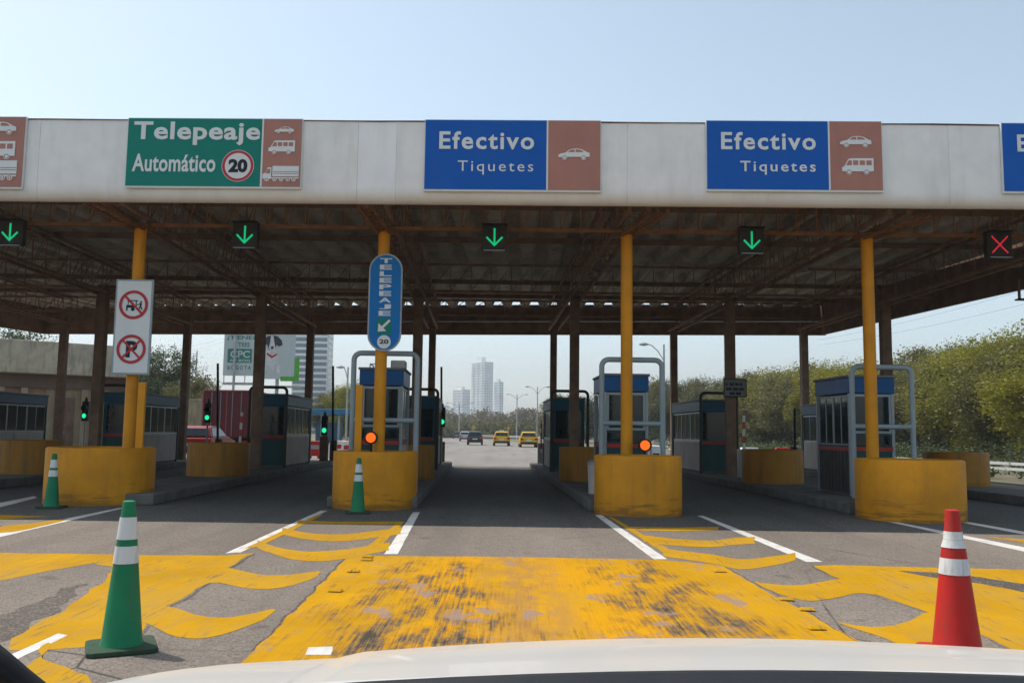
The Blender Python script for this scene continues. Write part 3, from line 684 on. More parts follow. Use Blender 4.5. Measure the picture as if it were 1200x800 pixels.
# amber beacons
for px, py, s_, lab in ((434.5, 512.5, 0, 'lit amber beacon on the drum under the blue oval sign'), (756, 521.5, 0, 'lit amber beacon on the drum right of the middle lane')):
    c = D(px, py, 16.5); o = thing('amber_beacon', lab, 'warning light', (c.x, 16.5, .9), RZ, 'amber beacons behind the drums'); z = c.z-.9
    MB().tube([(0,.05,0),(0,.05,z)], .025, 8).build('stem', m_black, o); z0_ = z
    mb = MB().disc(0, z, .118, .0, .10, 24); mb.build('housing', m_black, o); MB().ring(0, z, .104, .118, -.05, -.002, 24).build('visor', m_black, o)
    mb = MB(); 
    for i in range(-4, 5):
        for j in range(-4, 5):
            if i*i+j*j < 17: mb.disc(i*.021, z+j*.021, .0092, -.012, -.002, 6)
    mb.disc(0, z, .090, -.003, -.001, 24); mb.build('lens', m_amber, o)
# flat yellow posts
for px, yt, wd, lab in ((164.5, 448, .13, 'short flat yellow post right of the no-parking sign column'), (420, 451, .125, 'short flat yellow post left of the blue-topped booth')):
    c = D(px, 500, 16.4); t = D(px, yt, 16.4); o = thing('yellow_post', lab, 'post', (c.x, 16.4, .9), RZ, 'flat yellow posts on the islands')
    MB().box(-wd/2, -.04, 0, wd/2, .04, t.z-.9).build('post', m_post, o, bevel=.008); MB().box(-wd/2-.03, -.07, 0, wd/2+.03, .07, .02).build('foot_plate', m_post, o)
# bins and boxes
c = D(697, 530, 17.6); o = thing('litter_bin', 'pale round bin left of the grey pipe guard by the middle lane', 'bin', (c.x, 17.6, .2))
MB().lathe([(.12,0),(.14,.55)], 20).build('tub', m_sidep, o, smooth=True); MB().lathe([(.15,.551),(.15,.60),(.10,.64)], 20).build('lid', m_alu, o, smooth=True)
c = D(769, 540, 17.2); o = thing('ticket_box', 'small white ticket box right of the amber beacon', 'box', (c.x, 17.2, .2), .1)
MB().box(-.09,0,.3,.09,.18,.92).build('box', m_swhite, o, bevel=.015); MB().box(-.06,-.006,.70,.06,-.001,.80).build('slot_plate', m_black, o); MB().box(-.03,.05,0,.03,.1,.3).build('stand', m_alu, o)

# ------------------------------------------------------------------ oval sign, prohibition sign, plate sign
Ys = 16.62; a = D(431.5, 354, Ys); b = D(471, 354, Ys); t = D(451, 297, Ys); u = D(451, 411.5, Ys)
o = thing('oval_sign', 'tall blue rounded TELEPEAJE sign with arrow and 20 on the yellow column', 'sign', ((a.x+b.x)/2, Ys, u.z), 0)
W_ = b.x-a.x; H_ = t.z-u.z
def caps(w, h, n=14):
    r = w/2; return [(r*cos(q), h-r+r*sin(q)) for q in [pi*i/n for i in range(n+1)]] + [(r*cos(q), r+r*sin(q)) for q in [pi+pi*i/n for i in range(n+1)]]
MB().prism(caps(W_, H_), 0, .03).build('border', m_alu, o)
MB().prism([(x*.91, z+.0) for x, z in [(p, .03+q*(H_-.06)/H_) for p, q in caps(W_, H_)]], -.005, -.0005).build('face', m_sblue2, o)
MB().box(-.05, .031, .1, .05, .06, H_-.1).build('bracket', m_alu, o)
for i, ch in enumerate('TELEPEAJE'):
    zz = H_*(.900-i*.0675); text(ch, m_swhite, o, -W_*.18, zz, W_*.36, H_*.050, y=-.0055, bold=.03)
MB().box(-W_*.23, -.010, H_*.172, W_*.20, -.006, H_*.335).build('arrow_field', m_sgreen, o)
mb = MB(); mb.flat((.10, H_*.315), (-.05, H_*.235), .045, -.0105); mb.prism([(-.12, H_*.198), (.04, H_*.205), (-.11, H_*.285)], -.0165, -.0145); mb.build('arrow', m_swhite, o)
MB().disc(0, H_*.095, W_*.2, -.010, -.006, 28).build('speed_disc', m_swhite, o)
text('20', m_sblack, o, -W_*.135, H_*.075, W_*.27, H_*.045, y=-.0105, bold=.03)

Ys = 16.55; tl = D(134, 327, Ys); tr = D(179.5, 326.5, Ys); bl = D(130, 438.5, Ys); br = D(174.5, 438.5, Ys)
cx = (bl.x+br.x)/2; W_ = br.x-bl.x; H_ = tl.z-bl.z
o = thing('prohibition_sign', 'tall white sign with two red circles for no carts and no parking', 'sign', (cx, Ys, bl.z), 0)
o.rotation_euler = (0, 0, 0)
MB().box(-W_/2, 0, 0, W_/2, .04, H_).build('frame', m_pipe, o, bevel=.006)
MB().box(-W_/2+.035, -.006, .035, W_/2-.035, -.0005, H_-.035).build('face', m_swhite, o)
for zc in (.73, .265):
    MB().ring(0, H_*zc, W_*.31, W_*.385, -.018, -.014, 40).build('red_ring', m_sred, o)
mb = MB(); z = H_*.73; s_ = W_*.31                            # cart with pusher
mb.box(-s_*.62, -.012, z-s_*.25, s_*.18, -.0065, z-s_*.02); mb.box(-s_*.55, -.012, z+s_*.32, s_*.35, -.0065, z+s_*.40); mb.box(-s_*.5, -.012, z-.02, -s_*.44, -.0065, z+s_*.34); mb.box(s_*.18, -.012, z-.02, s_*.25, -.0065, z+s_*.34)
mb.box(-s_*.62,-.012,z-s_*.5,-s_*.5,-.0065,z-s_*.25); mb.disc(-s_*.05, z-s_*.38, s_*.16, -.012, -.0065, 14)
mb.disc(s_*.62, z+s_*.26, s_*.08, -.012, -.0065, 12); mb.prism([(s_*.52, z+s_*.16), (s_*.72, z+s_*.16), (s_*.66, z-s_*.12), (s_*.8, z-s_*.42), (s_*.68, z-s_*.42), (s_*.6, z-s_*.18), (s_*.5, z-s_*.42), (s_*.4, z-s_*.42), (s_*.53, z-s_*.1)], -.012, -.0065)
mb.flat((s_*.55,z+s_*.08),(s_*.28,z+s_*.0),.016,-.0065)
mb.build('cart_pictogram', m_sblack, o)
text('P', m_sblack, o, -W_*.14, H_*.265-W_*.22, W_*.30, W_*.44, y=-.007, bold=.05, name='letter')
mb = MB(); q = W_*.33*.72
mb.flat((-q, H_*.73+q), (q, H_*.73-q), .042, -.0130, .003); mb.build('red_slash', m_sred, o)
mb = MB(); mb.flat((-q, H_*.265+q), (q, H_*.265-q), .036, -.0120, .003); mb.flat((q, H_*.265+q), (-q, H_*.265-q), .036, -.0155, .003); mb.build('red_cross', m_sred, o)
MB().box(-.05, .041, .2, .05, .12, H_-.2).build('bracket', m_alu, o)

Ys = 26.0; a = D(848, 454, Ys); b = D(875, 454, Ys); t = D(861, 443.5, Ys); u = D(861, 465, Ys)
o = thing('plate_sign', 'small grey plate with dark lettering on a brown column', 'sign', ((a.x+b.x)/2, Ys, u.z), 0); W_ = b.x-a.x; H_ = t.z-u.z
MB().box(-W_/2, 0, 0, W_/2, .03, H_).build('frame', m_black, o); MB().box(-W_/2+.03, -.006, .03, W_/2-.03, -.0005, H_-.03).build('face', m_roofg, o)
mb = MB()
for z_, xs_ in ((.62, [(-.8,-.66),(-.5,-.1),(-.02,.32),(.4,.62)]), (.36, [(-.8,-.3),(-.2,.25),(.33,.75)]), (.12, [(-.5,-.05),(.05,.5)])):
    for p, q in xs_: mb.box(p*W_/2, -.009, H_*z_, q*W_/2, -.0065, H_*(z_+.14))
mb.build('faded_lettering', m_black, o)

# ------------------------------------------------------------------ under-roof lamps
for px, py, lab in ((706,318,'dim bell lamp under the roof left of the middle yellow column'),(935,318,'dim bell lamp under the roof left of the right yellow column'),(1185,312,'pale bell lamp under the roof near the right edge')):
    c = D(px, py, 21.5); o = thing('bell_lamp', lab, 'lamp', c, 0, 'bell lamps under the roof')
    MB().lathe([(.24,0),(.22,.05),(.14,.16),(.07,.22)], 24, cap=False).build('lamp_shade', m_alu, o, smooth=True)
    MB().lathe([(.06,.2),(.06,.38)], 12).build('ballast', m_roofg, o, smooth=True); MB().bar((0,0,.38),(0,0,6.35-c.z),.02).build('rod', m_rust2, o)
    MB().lathe([(.03,.04),(.06,.1),(.03,.18)], 12).build('bulb', m_swhite, o, smooth=True)
c = D(1197, 350, 22.0); o = thing('flood_lamp', 'dark bracket lamp hanging from the roof side at the right edge', 'lamp', c)
MB().bar((-.05,0,0),(-.05,0,.5),.05).build('bracket', m_rust2, o); MB().box(-.12,-.1,-.04,.4,.1,.0).build('housing', m_black, o, bevel=.01)

# ------------------------------------------------------------------ cones
def cone(c, rz, body, base, label, red=False, h=.9, grp='traffic cones'):
    o = thing('traffic_cone', label, 'traffic cone', c, rz, grp)
    s_ = .20; MB().slab([(-s_,-s_+.03),(-s_+.03,-s_),(s_-.03,-s_),(s_,-s_+.03),(s_,s_-.03),(s_-.03,s_),(-s_+.03,s_),(-s_,s_-.03)], 0.0, .032).build('base', base, o, bevel=.008)
    R0, R1 = (.124, .036) if not red else (.150, .042)
    def rad(z): return R0+(R1-R0)*(z/h) if not (red and z > .74*h) else (R0+(R1-R0)*.74)*(1-.0)-.012-(z/h-.74)*.06
    zs = [.03, .06, .2, .4, .5, .6, .66, .74*h-.004, .74*h, .8*h+.02, h-.02, h-.005, h]
    pr = [(rad(z), z) for z in zs]; pr[-1] = (R1*.72, h); pr[0] = (R0*1.04, .03)
    if red: pr = [(rad(z) if z < h-.001 else .034, z) for z in zs]; pr[0] = (R0*1.04, .03)
    MB().lathe(pr, 36).build('body', body, o, smooth=True)
    for z0, z1 in (((.52,.625),(.665,.80)) if not red else ((.50,.60),(.665,.765))):
        MB().lathe([(rad(z0*h/.9)+.0035, z0*h/.9), (rad((z0+z1)/2*h/.9)+.004, (z0+z1)/2*h/.9), (rad(z1*h/.9)+.0035, z1*h/.9)], 36, cap=False).build('reflective_band', m_cband, o, smooth=True)
cone(G(142,760), .45, m_cgreen, m_cbase, 'large green cone with white bands beside the white car bonnet', grp='green traffic cones')
g = G(60,595); cone(Vector((g.x, g.y, .004)), .1, m_cgreen, m_cbase, 'small-looking green cone at the foot of the leftmost yellow drum', grp='green traffic cones')
g = G(419,601); cone(Vector((g.x, g.y, .004)), .2, m_cgreen, m_cbase, 'green cone at the foot of the drum under the blue oval sign', grp='green traffic cones')
cone(G(1122,767), -.15, m_cred, m_cred, 'red cone with two white bands at the lower right', True, .9, grp=None)
# reflective road studs
for i, (px, py) in enumerate([(431,653),(430,656.5),(414,670),(393,693),(844,670),(922,703),(946,715),(957,737)]):
    g = G(px, py); o = thing('road_stud', 'small yellow road stud on the worn panel, ' + ['farthest of the left edge','second farthest of the left edge','third farthest of the left edge','nearest of the left edge','farthest of the right edge','second farthest of the right edge','third farthest of the right edge','nearest the red cone'][i], 'road stud', (g.x, g.y, .009), random.uniform(-.2,.2), 'road studs on the yellow panel')
    MB().add([(-.06,-.045,0),(.06,-.045,0),(.06,.045,0),(-.06,.045,0),(-.045,-.004,.013),(.045,-.004,.013),(.045,.03,.013),(-.045,.03,.013)],[(0,1,5,4),(1,2,6,5),(2,3,7,6),(3,0,4,7),(4,5,6,7)]).build('body', m_pyel2, o)
    MB().add([(-.05,-.040,.0035),(.05,-.040,.0035),(.042,-.012,.0125),(-.042,-.012,.0125)],[(0,1,2,3)]).build('reflector', m_pyel2, o)

# ------------------------------------------------------------------ the photographer's white car (bonnet)
t_ = NT('white_car_paint'); t_.base(t_.mix(t_.ramp(t_.noise(2, 2), .3, .7), (.60,.57,.525), (.62,.59,.545))); t_.b.inputs['Roughness'].default_value = .38; t_.b.inputs['Coat Weight'].default_value = .3; m_hood = t_.m
o = thing('car', 'white car in the foreground seen only by its bonnet', 'car', (.42, 1.35, 0))
ZC = [(.93,1.088),(1.1,1.066),(1.3,1.034),(1.5,.997),(1.65,.966),(1.8,.925),(1.93,.868),(2.03,.79),(2.10,.68),(2.13,.56)]
def zc(y):
    for i in range(len(ZC)-1):
        if y <= ZC[i+1][0]:
            t_ = (y-ZC[i][0])/(ZC[i+1][0]-ZC[i][0]); t_ = max(0, t_); return ZC[i][1]+(ZC[i+1][1]-ZC[i][1])*t_+.024
    return ZC[-1][1]
def hz(x, y):                      # x relative to the car's centre
    a = abs(x); z = zc(y) - .022*(min(a,.66)/.655)**2
    if a > .66: z -= .008+.04*(a-.66)
    if a > .84: z -= 1.1*(a-.84)**2
    if a > .98: z -= 30*(a-.98)**2
    return z
def surf(name, xs, ys, mat):
    mb = MB(); vs = [];
    for y in ys:
        for x in xs:
            k = y*(1) - .14*(abs(x)/.9)**2*max(0, (y-1.2)/.9)          # nose is rounded in plan
            vs.append((x, k-1.35, hz(x, y)))
    m = len(xs); mb.add(vs, [(j*m+i, j*m+i+1, (j+1)*m+i+1, (j+1)*m+i) for j in range(len(ys)-1) for i in range(m-1)])
    ob = mb.build(name, mat, o, fix=False); ob.data.shade_smooth(); sd = ob.modifiers.new('thickness', 'SOLIDIFY'); sd.thickness = .02; sd.offset = -1; return ob
ys = [.95+(2.10-.95)*i/40 for i in range(41)]
surf('hood', [-.651+1.302*i/30 for i in range(31)], ys, m_hood)
for sg in (-1, 1):
    xs = [sg*(.661+.39*i/20) for i in range(21)]
    if sg > 0: xs = xs
    surf('fender', sorted(xs), [.80+(2.10-.80)*i/40 for i in range(41)], m_hood)
    MB().box(sg*1.035-.01, -.35, .35, sg*1.035+.01, .45, .86).build('fender_side', m_hood, o)
    wv = MB(); wv.tube([(sg*.90, -.05, .32), (sg*1.06, -.05, .32)], .32, 28); wt = wv.build('tyre', m_tyre, o, smooth=True); MB().tube([(sg*1.03, -.05, .32), (sg*1.068, -.05, .32)], .21, 20).build('rim', m_rim, wt, smooth=True)
    MB().box(sg*.72-.16, .55, .56, sg*.72+.16, .60, .70).build('headlight', m_glass, o, bevel=.03)
MB().box(-.9, .50, .22, .9, .68, .54).build('bumper', m_hood, o, bevel=.06)
MB().box(-.5, .67, .30, .5, .70, .46).build('grille', m_black, o, bevel=.02)
mb = MB(); n = 24; vs = []
for i in range(n+1):
    x = -.95+1.9*i/n; yy = .90-1.35-.06*(x/.95)**2; zz = 1.1225-.0127*((x+.12)/.47)**2
    vs += [(x, yy+.045, zz-.030), (x, yy+.02, zz-.003), (x, yy, zz), (x, yy-.1, zz-.03), (x, yy-.12, zz-.2)]
mb.add(vs, [(i*5+k, i*5+k+1, (i+1)*5+k+1, (i+1)*5+k) for i in range(n) for k in range(4)]); mb.build('cowl', m_black, o)
p = [D(-60, 752, .62), D(-20, 766, .62), D(6, 783, .62), D(24, 796, .62), D(44, 812, .62)]
MB().tube([q-Vector((.42, 1.35, 0)) for q in p], [.012,.011,.009,.008,.008], 10).build('windscreen_seal', m_seal, o, smooth=True)

# ------------------------------------------------------------------ vehicles ahead
def vehicle(px, Y, w, paint, label, kind='car', z=0, taxi=False):
    c = D(px, 520, Y); o = thing(kind, label, kind.replace('_', ' '), (c.x, Y, z-.008), RZ, 'vehicles on the road beyond')
    hw = w/2; L_ = 4.1
    prof = [(0,.35),(0,.62),(.04,.95),(.5,1.02),(2.9,1.0),(4.0,.82),(4.1,.5),(4.1,.3),(.1,.28)]
    def sec(pts, fr):
        mb = MB(); n = len(pts); vs = []
        for xx, k in ((-1, 0), (1, 0)):
            for (y, zz) in pts: vs.append((xx*hw*fr(zz), y, zz))
        tr = tessellate_polygon([[Vector((a, b_, 0)) for a, b_ in pts]])
        fs = [tuple(t_) for t_ in tr] + [tuple(i+n for i in t_[::-1]) for t_ in tr] + [(k, (k+1) % n, (k+1) % n+n, k+n) for k in range(n)]
        return mb.add(vs, fs)
    sec(prof, lambda zz: 1.0 if zz < .8 else .95).build('body', paint, o, bevel=.05)
    sec([(.12,1.0),(.38,1.42),(.9,1.50),(1.9,1.47),(2.75,1.0)], lambda zz: .93 if zz < 1.2 else .74).build('cabin', paint, o, bevel=.04)
    MB().add([(-hw*.80,.13,1.06),(hw*.80,.13,1.06),(hw*.66,.335,1.38),(-hw*.66,.335,1.38)], [(0,1,2,3)]).build('rear_window', m_glass, o)
    for sg in (-1, 1):
        MB().box(sg*hw*.80-.14, -.015, .68, sg*hw*.80+.14, .03, .88).build('tail_light', m_tail, o)
        MB().add([(sg*(hw*.93+.004),.35,1.04),(sg*(hw*.93+.004),2.5,1.04),(sg*(hw*.76+.01),1.9,1.40),(sg*(hw*.76+.01),.6,1.40)], [(0,1,2,3)]).build('side_window', m_glass, o)
        for yy in (.75, 3.3):
            t_ = MB().tube([(sg*(hw-.2), yy, .31), (sg*hw, yy, .31)], .31, 18).build('wheel', m_tyre, o, smooth=True); MB().tube([(sg*(hw-.02), yy, .31), (sg*(hw+.012), yy, .31)], .18, 14).build('rim', m_rim, t_, smooth=True)
    MB().box(-.26, -.02, .60, .26, -.001, .72).build('number_plate', m_cband, o); MB().box(-hw*.93, -.05, .32, hw*.93, .06, .50).build('bumper', m_black, o, bevel=.03)
    if taxi: MB().box(-.25, .9, 1.505, .25, 1.05, 1.62).build('roof_sign', m_cband, o)
m_taxi = M('taxi_yellow_paint', (.62,.38,.01), .35, damt=.1); m_dcar = M('dark_grey_paint', (.045,.055,.065), .35, damt=.1); m_silver = M('silver_paint', (.42,.43,.45), .3, damt=.1); m_rcar = M('red_car_paint', (.26,.02,.02), .35, damt=.1)
vehicle(556.5, 97, 1.7, m_dcar, 'dark grey car driving away on the far road', 'car')
vehicle(544.5, 138, 1.7, m_silver, 'silver car ahead of the dark grey car', 'car')
vehicle(588, 93, 1.72, m_taxi, 'yellow taxi with white roof sign left of the other taxi', 'taxi', taxi=True)
vehicle(620, 86, 1.74, m_taxi, 'bright yellow taxi near the right kerb of the far road', 'taxi')
vehicle(535, 190, 1.7, m_dcar, 'tiny dark car farthest along the road', 'car')
vehicle(225, 40, 1.7, m_rcar, 'red car in the lane left of the maroon truck', 'car')
# truck
c = D(264.5, 500, 46); o = thing('box_truck', 'maroon box truck standing beyond the booths', 'truck', (c.x, 46, -.008), RZ)
MB().box(-1.25, 0, .95, 1.25, 7, 3.36).build('cargo_box', m_maroon, o, bevel=.03)
mb = MB().box(-1.22, -.03, 3.30, 1.22, -.001, 3.36).box(-1.25, -.03, .95, -1.18, -.001, 3.3).box(1.18, -.03, .95, 1.25, -.001, 3.3).box(-.02, -.025, 1.0, .02, -.001, 3.3); mb.build('door_frame', M('pale_red_trim', (.38,.12,.12), .5), o)
mb = MB()
for q in (-.75, -.3, .3, .75): mb.tube([(q, -.04, 1.0), (q, -.04, 3.25)], .018, 6)
mb.build('lock_rod', m_alu, o)
MB().box(-.5, .2, .5, .5, 8.8, .94).build('chassis', m_black, o); MB().box(-1.2, -.05, .45, 1.2, .1, .6).build('bumper', m_black, o)
MB().box(-1.15, 7.2, .6, 1.15, 9, 2.9).build('cab', m_maroon, o, bevel=.1)
for sg in (-1, 1):
    MB().box(sg*1.0-.15, -.06, .62, sg*1.0+.15, -.0, .78).build('tail_light', m_tail, o)
    for yy in (1.5, 2.6, 7.9):
        t_ = MB().tube([(sg*.75, yy, .5), (sg*1.2, yy, .5)], .5, 20).build('wheel', m_tyre, o, smooth=True); MB().tube([(sg*1.17, yy, .5), (sg*1.22, yy, .5)], .28, 16).build('rim', m_rim, t_, smooth=True)

# ------------------------------------------------------------------ guardrail on the right
def rail(pts, label, mat, zs=(.5, .75), h=.12, step=2.2):
    o = thing('guardrail', label, 'guardrail', (pts[0][0], pts[0][1], -.01)); off = Vector((pts[0][0], pts[0][1], 0))
    P_ = [Vector((p[0], p[1], 0))-off for p in pts]
    for z in zs:
        mb = MB()
        for i in range(len(P_)-1): mb.bar(P_[i]+Vector((0,0,z)), P_[i+1]+Vector((0,0,z)), .04, h)
        mb.build('beam', mat, o)
    for i in range(len(P_)-1):
        n = max(1, int((P_[i+1]-P_[i]).length/step))
        for j in range(n):
            q = P_[i].lerp(P_[i+1], (j+.5)/n); MB().box(q.x-.05, q.y+.03, 0, q.x+.05, q.y+.12, zs[-1]+.05).build('post', m_rust2, o)
rail([(17.6,22),(16.6,30),(14.8,38),(12.8,48),(11.2,60),(9.8,80)], 'pale double guardrail at the right edge below the trees', m_swhite, zs=(.38,.56), h=.09, step=3)
rail([S(-3,205)[:2], S(3,190)[:2], S(9,170)[:2], S(10,150)[:2]], 'far white guardrail where the road bends before the woods', m_cband, step=8)
m_orange = M('orange_plastic', (.55,.08,.02), .5)
for i, (px, Y, ma, lab) in enumerate([(369,44,m_cred,'red plastic barrier left of the brown light cabinet'),(396,46,m_swhite,'white plastic barrier right of the brown light cabinet'),(404,47,m_cred,'red plastic barrier beside the yellow post'),(411,44,m_swhite,'white plastic barrier next to the yellow flat post'),(919,41,m_cred,'red plastic barrier below the yellow-green trees'),(878,40,m_swhite,'white plastic barrier right of the striped arm')]):
    c = D(px, 520, Y); o = thing('plastic_barrier', lab, 'road barrier', (c.x, Y, -.008), random.uniform(-.3,.3), 'plastic road barriers beyond the booths')
    MB().prism([(-.45,0),(-.45,.55),(-.38,.85),(.38,.85),(.45,.55),(.45,0),(.2,0),(.2,.12),(-.2,.12),(-.2,0)], -.12, .12).build('body', ma, o, bevel=.03)
    MB().box(-.3, -.13, .45, .3, -.121, .65).build('recess', m_alu if ma is m_cred else m_cred, o)

# ------------------------------------------------------------------ building at the left
A_ = D(-120, 450, 42.5); B_ = D(152, 450, 48.9); th = atan2(B_.y-A_.y, B_.x-A_.x); LB = sqrt((B_.x-A_.x)**2+(B_.y-A_.y)**2)
o = thing('concrete_building', 'low raw concrete building with deep parapet behind the left booths', 'building', (A_.x, A_.y, 0), th)
MB().box(0, -.5, 4.05, LB, 10, 5.72).build('parapet', m_conc, o, bevel=.04)
MB().box(0, .3, 3.35, LB-.1, 9.8, 4.048).build('lintel_band', m_concbr, o)
MB().box(0, .5, 0, LB-.2, 9.6, 3.348).build('wall', m_wallbg, o)
k = LB/298
for x0, x1, z0, z1 in ((60,150,2.4,3.3),(160,185,2.4,3.3)): MB().box(x0*k, .44, z0, x1*k, .495, z1).build('window', m_rust, o)
d_ = MB().box(208*k, .42, 0, 224*k, .495, 2.9).build('door', m_rust2, o); MB().box(210*k, .38, 1.0, 211*k, .418, 1.15).build('handle', m_alu, d_)
for x0 in (120, 150, 196, 232, 262): MB().box(x0*k, .25, 0, (x0+9)*k, .499, 3.34).build('pilaster', m_wallbg, o)
o = thing('beige_wall', 'plain beige garden wall left of the maroon truck', 'wall', D(215, 520, 62).xy.to_3d(), 0)
MB().box(-2, 0, 0, 3.6, .3, 3.3).build('wall', m_wallbg, o); MB().box(-2.05, -.05, 3.301, 3.65, .35, 3.4).build('coping', m_conc, o)

# ------------------------------------------------------------------ blue shelter beyond
a = D(350, 500, 92); b = D(424, 500, 92)
o = thing('blue_shelter', 'low blue flat canopy on slim posts beyond the left booths', 'shelter', (a.x, 92, 0))
W_ = b.x-a.x; MB().box(0, 0, 2.95, W_, 7, 3.55).build('roof', M('light_blue_band', (.03,.17,.32), .5), o, bevel=.05)
for x in (.5, W_*.35, W_*.62, W_-.6): MB().box(x-.1, .4, 0, x+.1, .6, 2.95).build('post', m_pipe, o)
MB().box(1.2, 2.5, 0, W_*.55, 5, 2.2).build('kiosk', M('kiosk_blue', (.06,.14,.24), .5), o)

# ------------------------------------------------------------------ far towers
def tower(x0, x1, top, Y, label, wall, glass, floors, bays, depth=None, crown=None, rz=0, horizontal=False, group='distant towers'):
    a = D(x0, top, Y); b = D(x1, top, Y); W_ = b.x-a.x; H_ = a.z; c = (a.x+b.x)/2; dp = depth or W_
    if Y > 1000: dp = .45*W_; W_ *= 1.15; rz = -1.0; c -= .40*dp
    o = thing('tower', label, 'building', (c, Y, -.5), rz, group)
    MB().box(-W_/2, 0, 0, W_/2, dp, H_).build('wall', wall, o)
    fh = H_/floors
    for (nx, face) in ((bays, 0), (max(2, bays//2), 1), (max(2, bays//2), 2)):
        mb = MB(); wl = MB()
        for f in range(floors):
            z0 = f*fh+fh*.28; z1 = f*fh+fh*.86
            if horizontal:
                if face == 0: mb.box(-W_/2+.3, -.1, z0, W_/2-.3, .2, z1)
                else:
                    x = (-1 if face == 1 else 1)*W_/2; mb.box(x-.1, .3, z0, x+.1, dp-.3, z1)
            else:
                for i in range(nx):
                    if face == 0:
                        bw = W_/nx; mb.box(-W_/2+i*bw+bw*.2, -.15, z0, -W_/2+i*bw+bw*(.8 if i % 3 else .65), .2, z1)
                        if i % 3 == 1: wl.box(-W_/2+i*bw, -bw*.25, f*fh-.1, -W_/2+(i+1)*bw, -.16, f*fh+fh*.2)
                    else:
                        x = (-1 if face == 1 else 1)*W_/2; bw = dp/nx; mb.box(x-.15, i*bw+bw*.25, z0, x+.15, i*bw+bw*.75, z1)
        mb.build('window_rows', glass, o)
        if wl.v: wl.build('balconies', wall, o)
    if crown:
        for (p, q, hh) in crown: MB().box(-W_/2+p*W_, dp*.2, H_, -W_/2+q*W_, dp*.7, H_+hh).build('roof_house', wall, o)
m_tw = M('pale_render', (.85,.85,.83), .8, scale=.05, damt=.1, bump=0); m_tg = M('tower_glass', (.34,.37,.40), .25, scale=.05, damt=0, bump=0); m_tg2 = M('blue_tower_glass', (.10,.16,.22), .15, scale=.05, damt=0, bump=0)
tower(346, 386, 350, 330, 'striped glass office tower right of the dog billboard', m_tw, m_tg2, 22, 4, 14, horizontal=True, rz=.06)
tower(552, 578, 424, 1150, 'tallest white apartment tower in the far distance', m_tw, m_tg, 28, 9, 22, [(.25,.62,7)])
tower(578.5, 590, 447, 1250, 'grey tower stuck to the right of the tallest far tower', m_tw, m_tg2, 20, 5, 20, [(.2,.7,4)])
tower(530, 551, 456, 1100, 'wide white apartment block left of the tallest far tower', m_tw, m_tg, 16, 8, 20, [(.2,.7,4)])
tower(514, 526, 474, 1300, 'low pale block furthest left in the far skyline', m_tw, m_tg, 8, 5, 20)
tower(592, 604, 492, 1400, 'low pale block right of the far towers', m_tw, m_tg, 5, 5, 20)

# ------------------------------------------------------------------ billboard
Yb = 95; a = D(261, 440, Yb); b = D(300.5, 440, Yb); t = D(280, 386, Yb); u = D(280, 440, Yb); u2 = D(280, 449, Yb)
o = thing('billboard', 'white and green billboard with lettering above the maroon truck', 'billboard', (a.x, Yb, 0)); W_ = b.x-a.x
m_bb = M('pale_poster', (.52,.57,.57), .6, var=.05, damt=.1, bump=0); m_bgreen = M('poster_green', (.02,.20,.16), .5, bump=0); m_bg2 = M('poster_lime', (.10,.42,.03), .5, bump=0)
MB().box(0, 0, u.z, W_, .25, t.z).build('panel', m_bb, o)
MB().box(0, .02, u2.z-.15, W_, .6, u2.z+.1).build('catwalk', m_ywood, o); mb = MB()
for x in (.1, W_*.35, W_*.65, W_-.1): mb.bar((x, .1, u2.z), (x, .1, u.z), .08)
mb.build('strut', m_ywood, o)
MB().tube([(W_*.36, -.35, 0), (W_*.36, -.35, t.z)], .13, 12).build('mast', m_ywood, o, smooth=True)
zH = t.z-u.z
text('¿TIENE?', m_bgreen, o, W_*.08, u.z+zH*.76, W_*.84, zH*.11, y=-.01, bold=.02)
text('TRES', m_bgreen, o, W_*.42, u.z+zH*.62, W_*.34, zH*.10, y=-.01, bold=.02)
MB().box(W_*.12, -.03, u.z+zH*.28, W_*.84, -.011, u.z+zH*.58).build('logo_field', m_bgreen, o)
text('CPC', m_bb, o, W_*.2, u.z+zH*.385, W_*.58, zH*.16, y=-.031, bold=.03)
text('AV.BOG', m_bb, o, W_*.18, u.z+zH*.30, W_*.62, zH*.055, y=-.031, bold=.03)
text('BOGOTA', m_bgreen, o, W_*.13, u.z+zH*.13, W_*.7, zH*.085, y=-.01, bold=.02, sp=1.4)
a = D(309, 440, Yb); b = D(344.5, 440, Yb); u = D(330, 444, Yb)
o = thing('dog_billboard', 'pale billboard of a sitting black and white dog with lime corner', 'billboard', (a.x, Yb, 0)); W_ = b.x-a.x; zb = u.z; zt = D(330, 386, Yb).z; zH = zt-zb
MB().box(-.6, 0, zb, W_, .25, zt).build('panel', m_bb, o)
q = W_/36; 
def dogp(pts): return [(p*q, zb+zH-(r-386)*(zH/58)) for p, r in pts]
m_dark = M('poster_black', (.03,.03,.04), .6, bump=0); m_pink = M('poster_pink', (.42,.33,.32), .6, bump=0); m_dogw = M('poster_white', (.66,.66,.66), .6, bump=0)
MB().prism(dogp([(2,412),(6,407),(12,408),(15,413),(17,424),(19,436),(16,438),(13,430),(11,438),(7,438),(5,428),(2,436),(0,434)]), -.03, -.004).build('dog_body', m_dogw, o)
MB().prism(dogp([(0,398),(3,394),(9,393),(15,394),(20,399),(21,404),(17,406),(14,404),(12,409),(5,410),(3,404),(0,404)]), -.05, -.031).build('dog_head', m_dark, o)
MB().prism(dogp([(7,393.5),(10,393.5),(11,400),(13,408),(9,412),(5,408),(6.5,400)]), -.07, -.051).build('dog_muzzle', m_dogw, o)
MB().prism(dogp([(7.2,406),(11,406),(9.8,409.5),(8,409.5)]), -.09, -.071).build('dog_nose', m_dark, o)
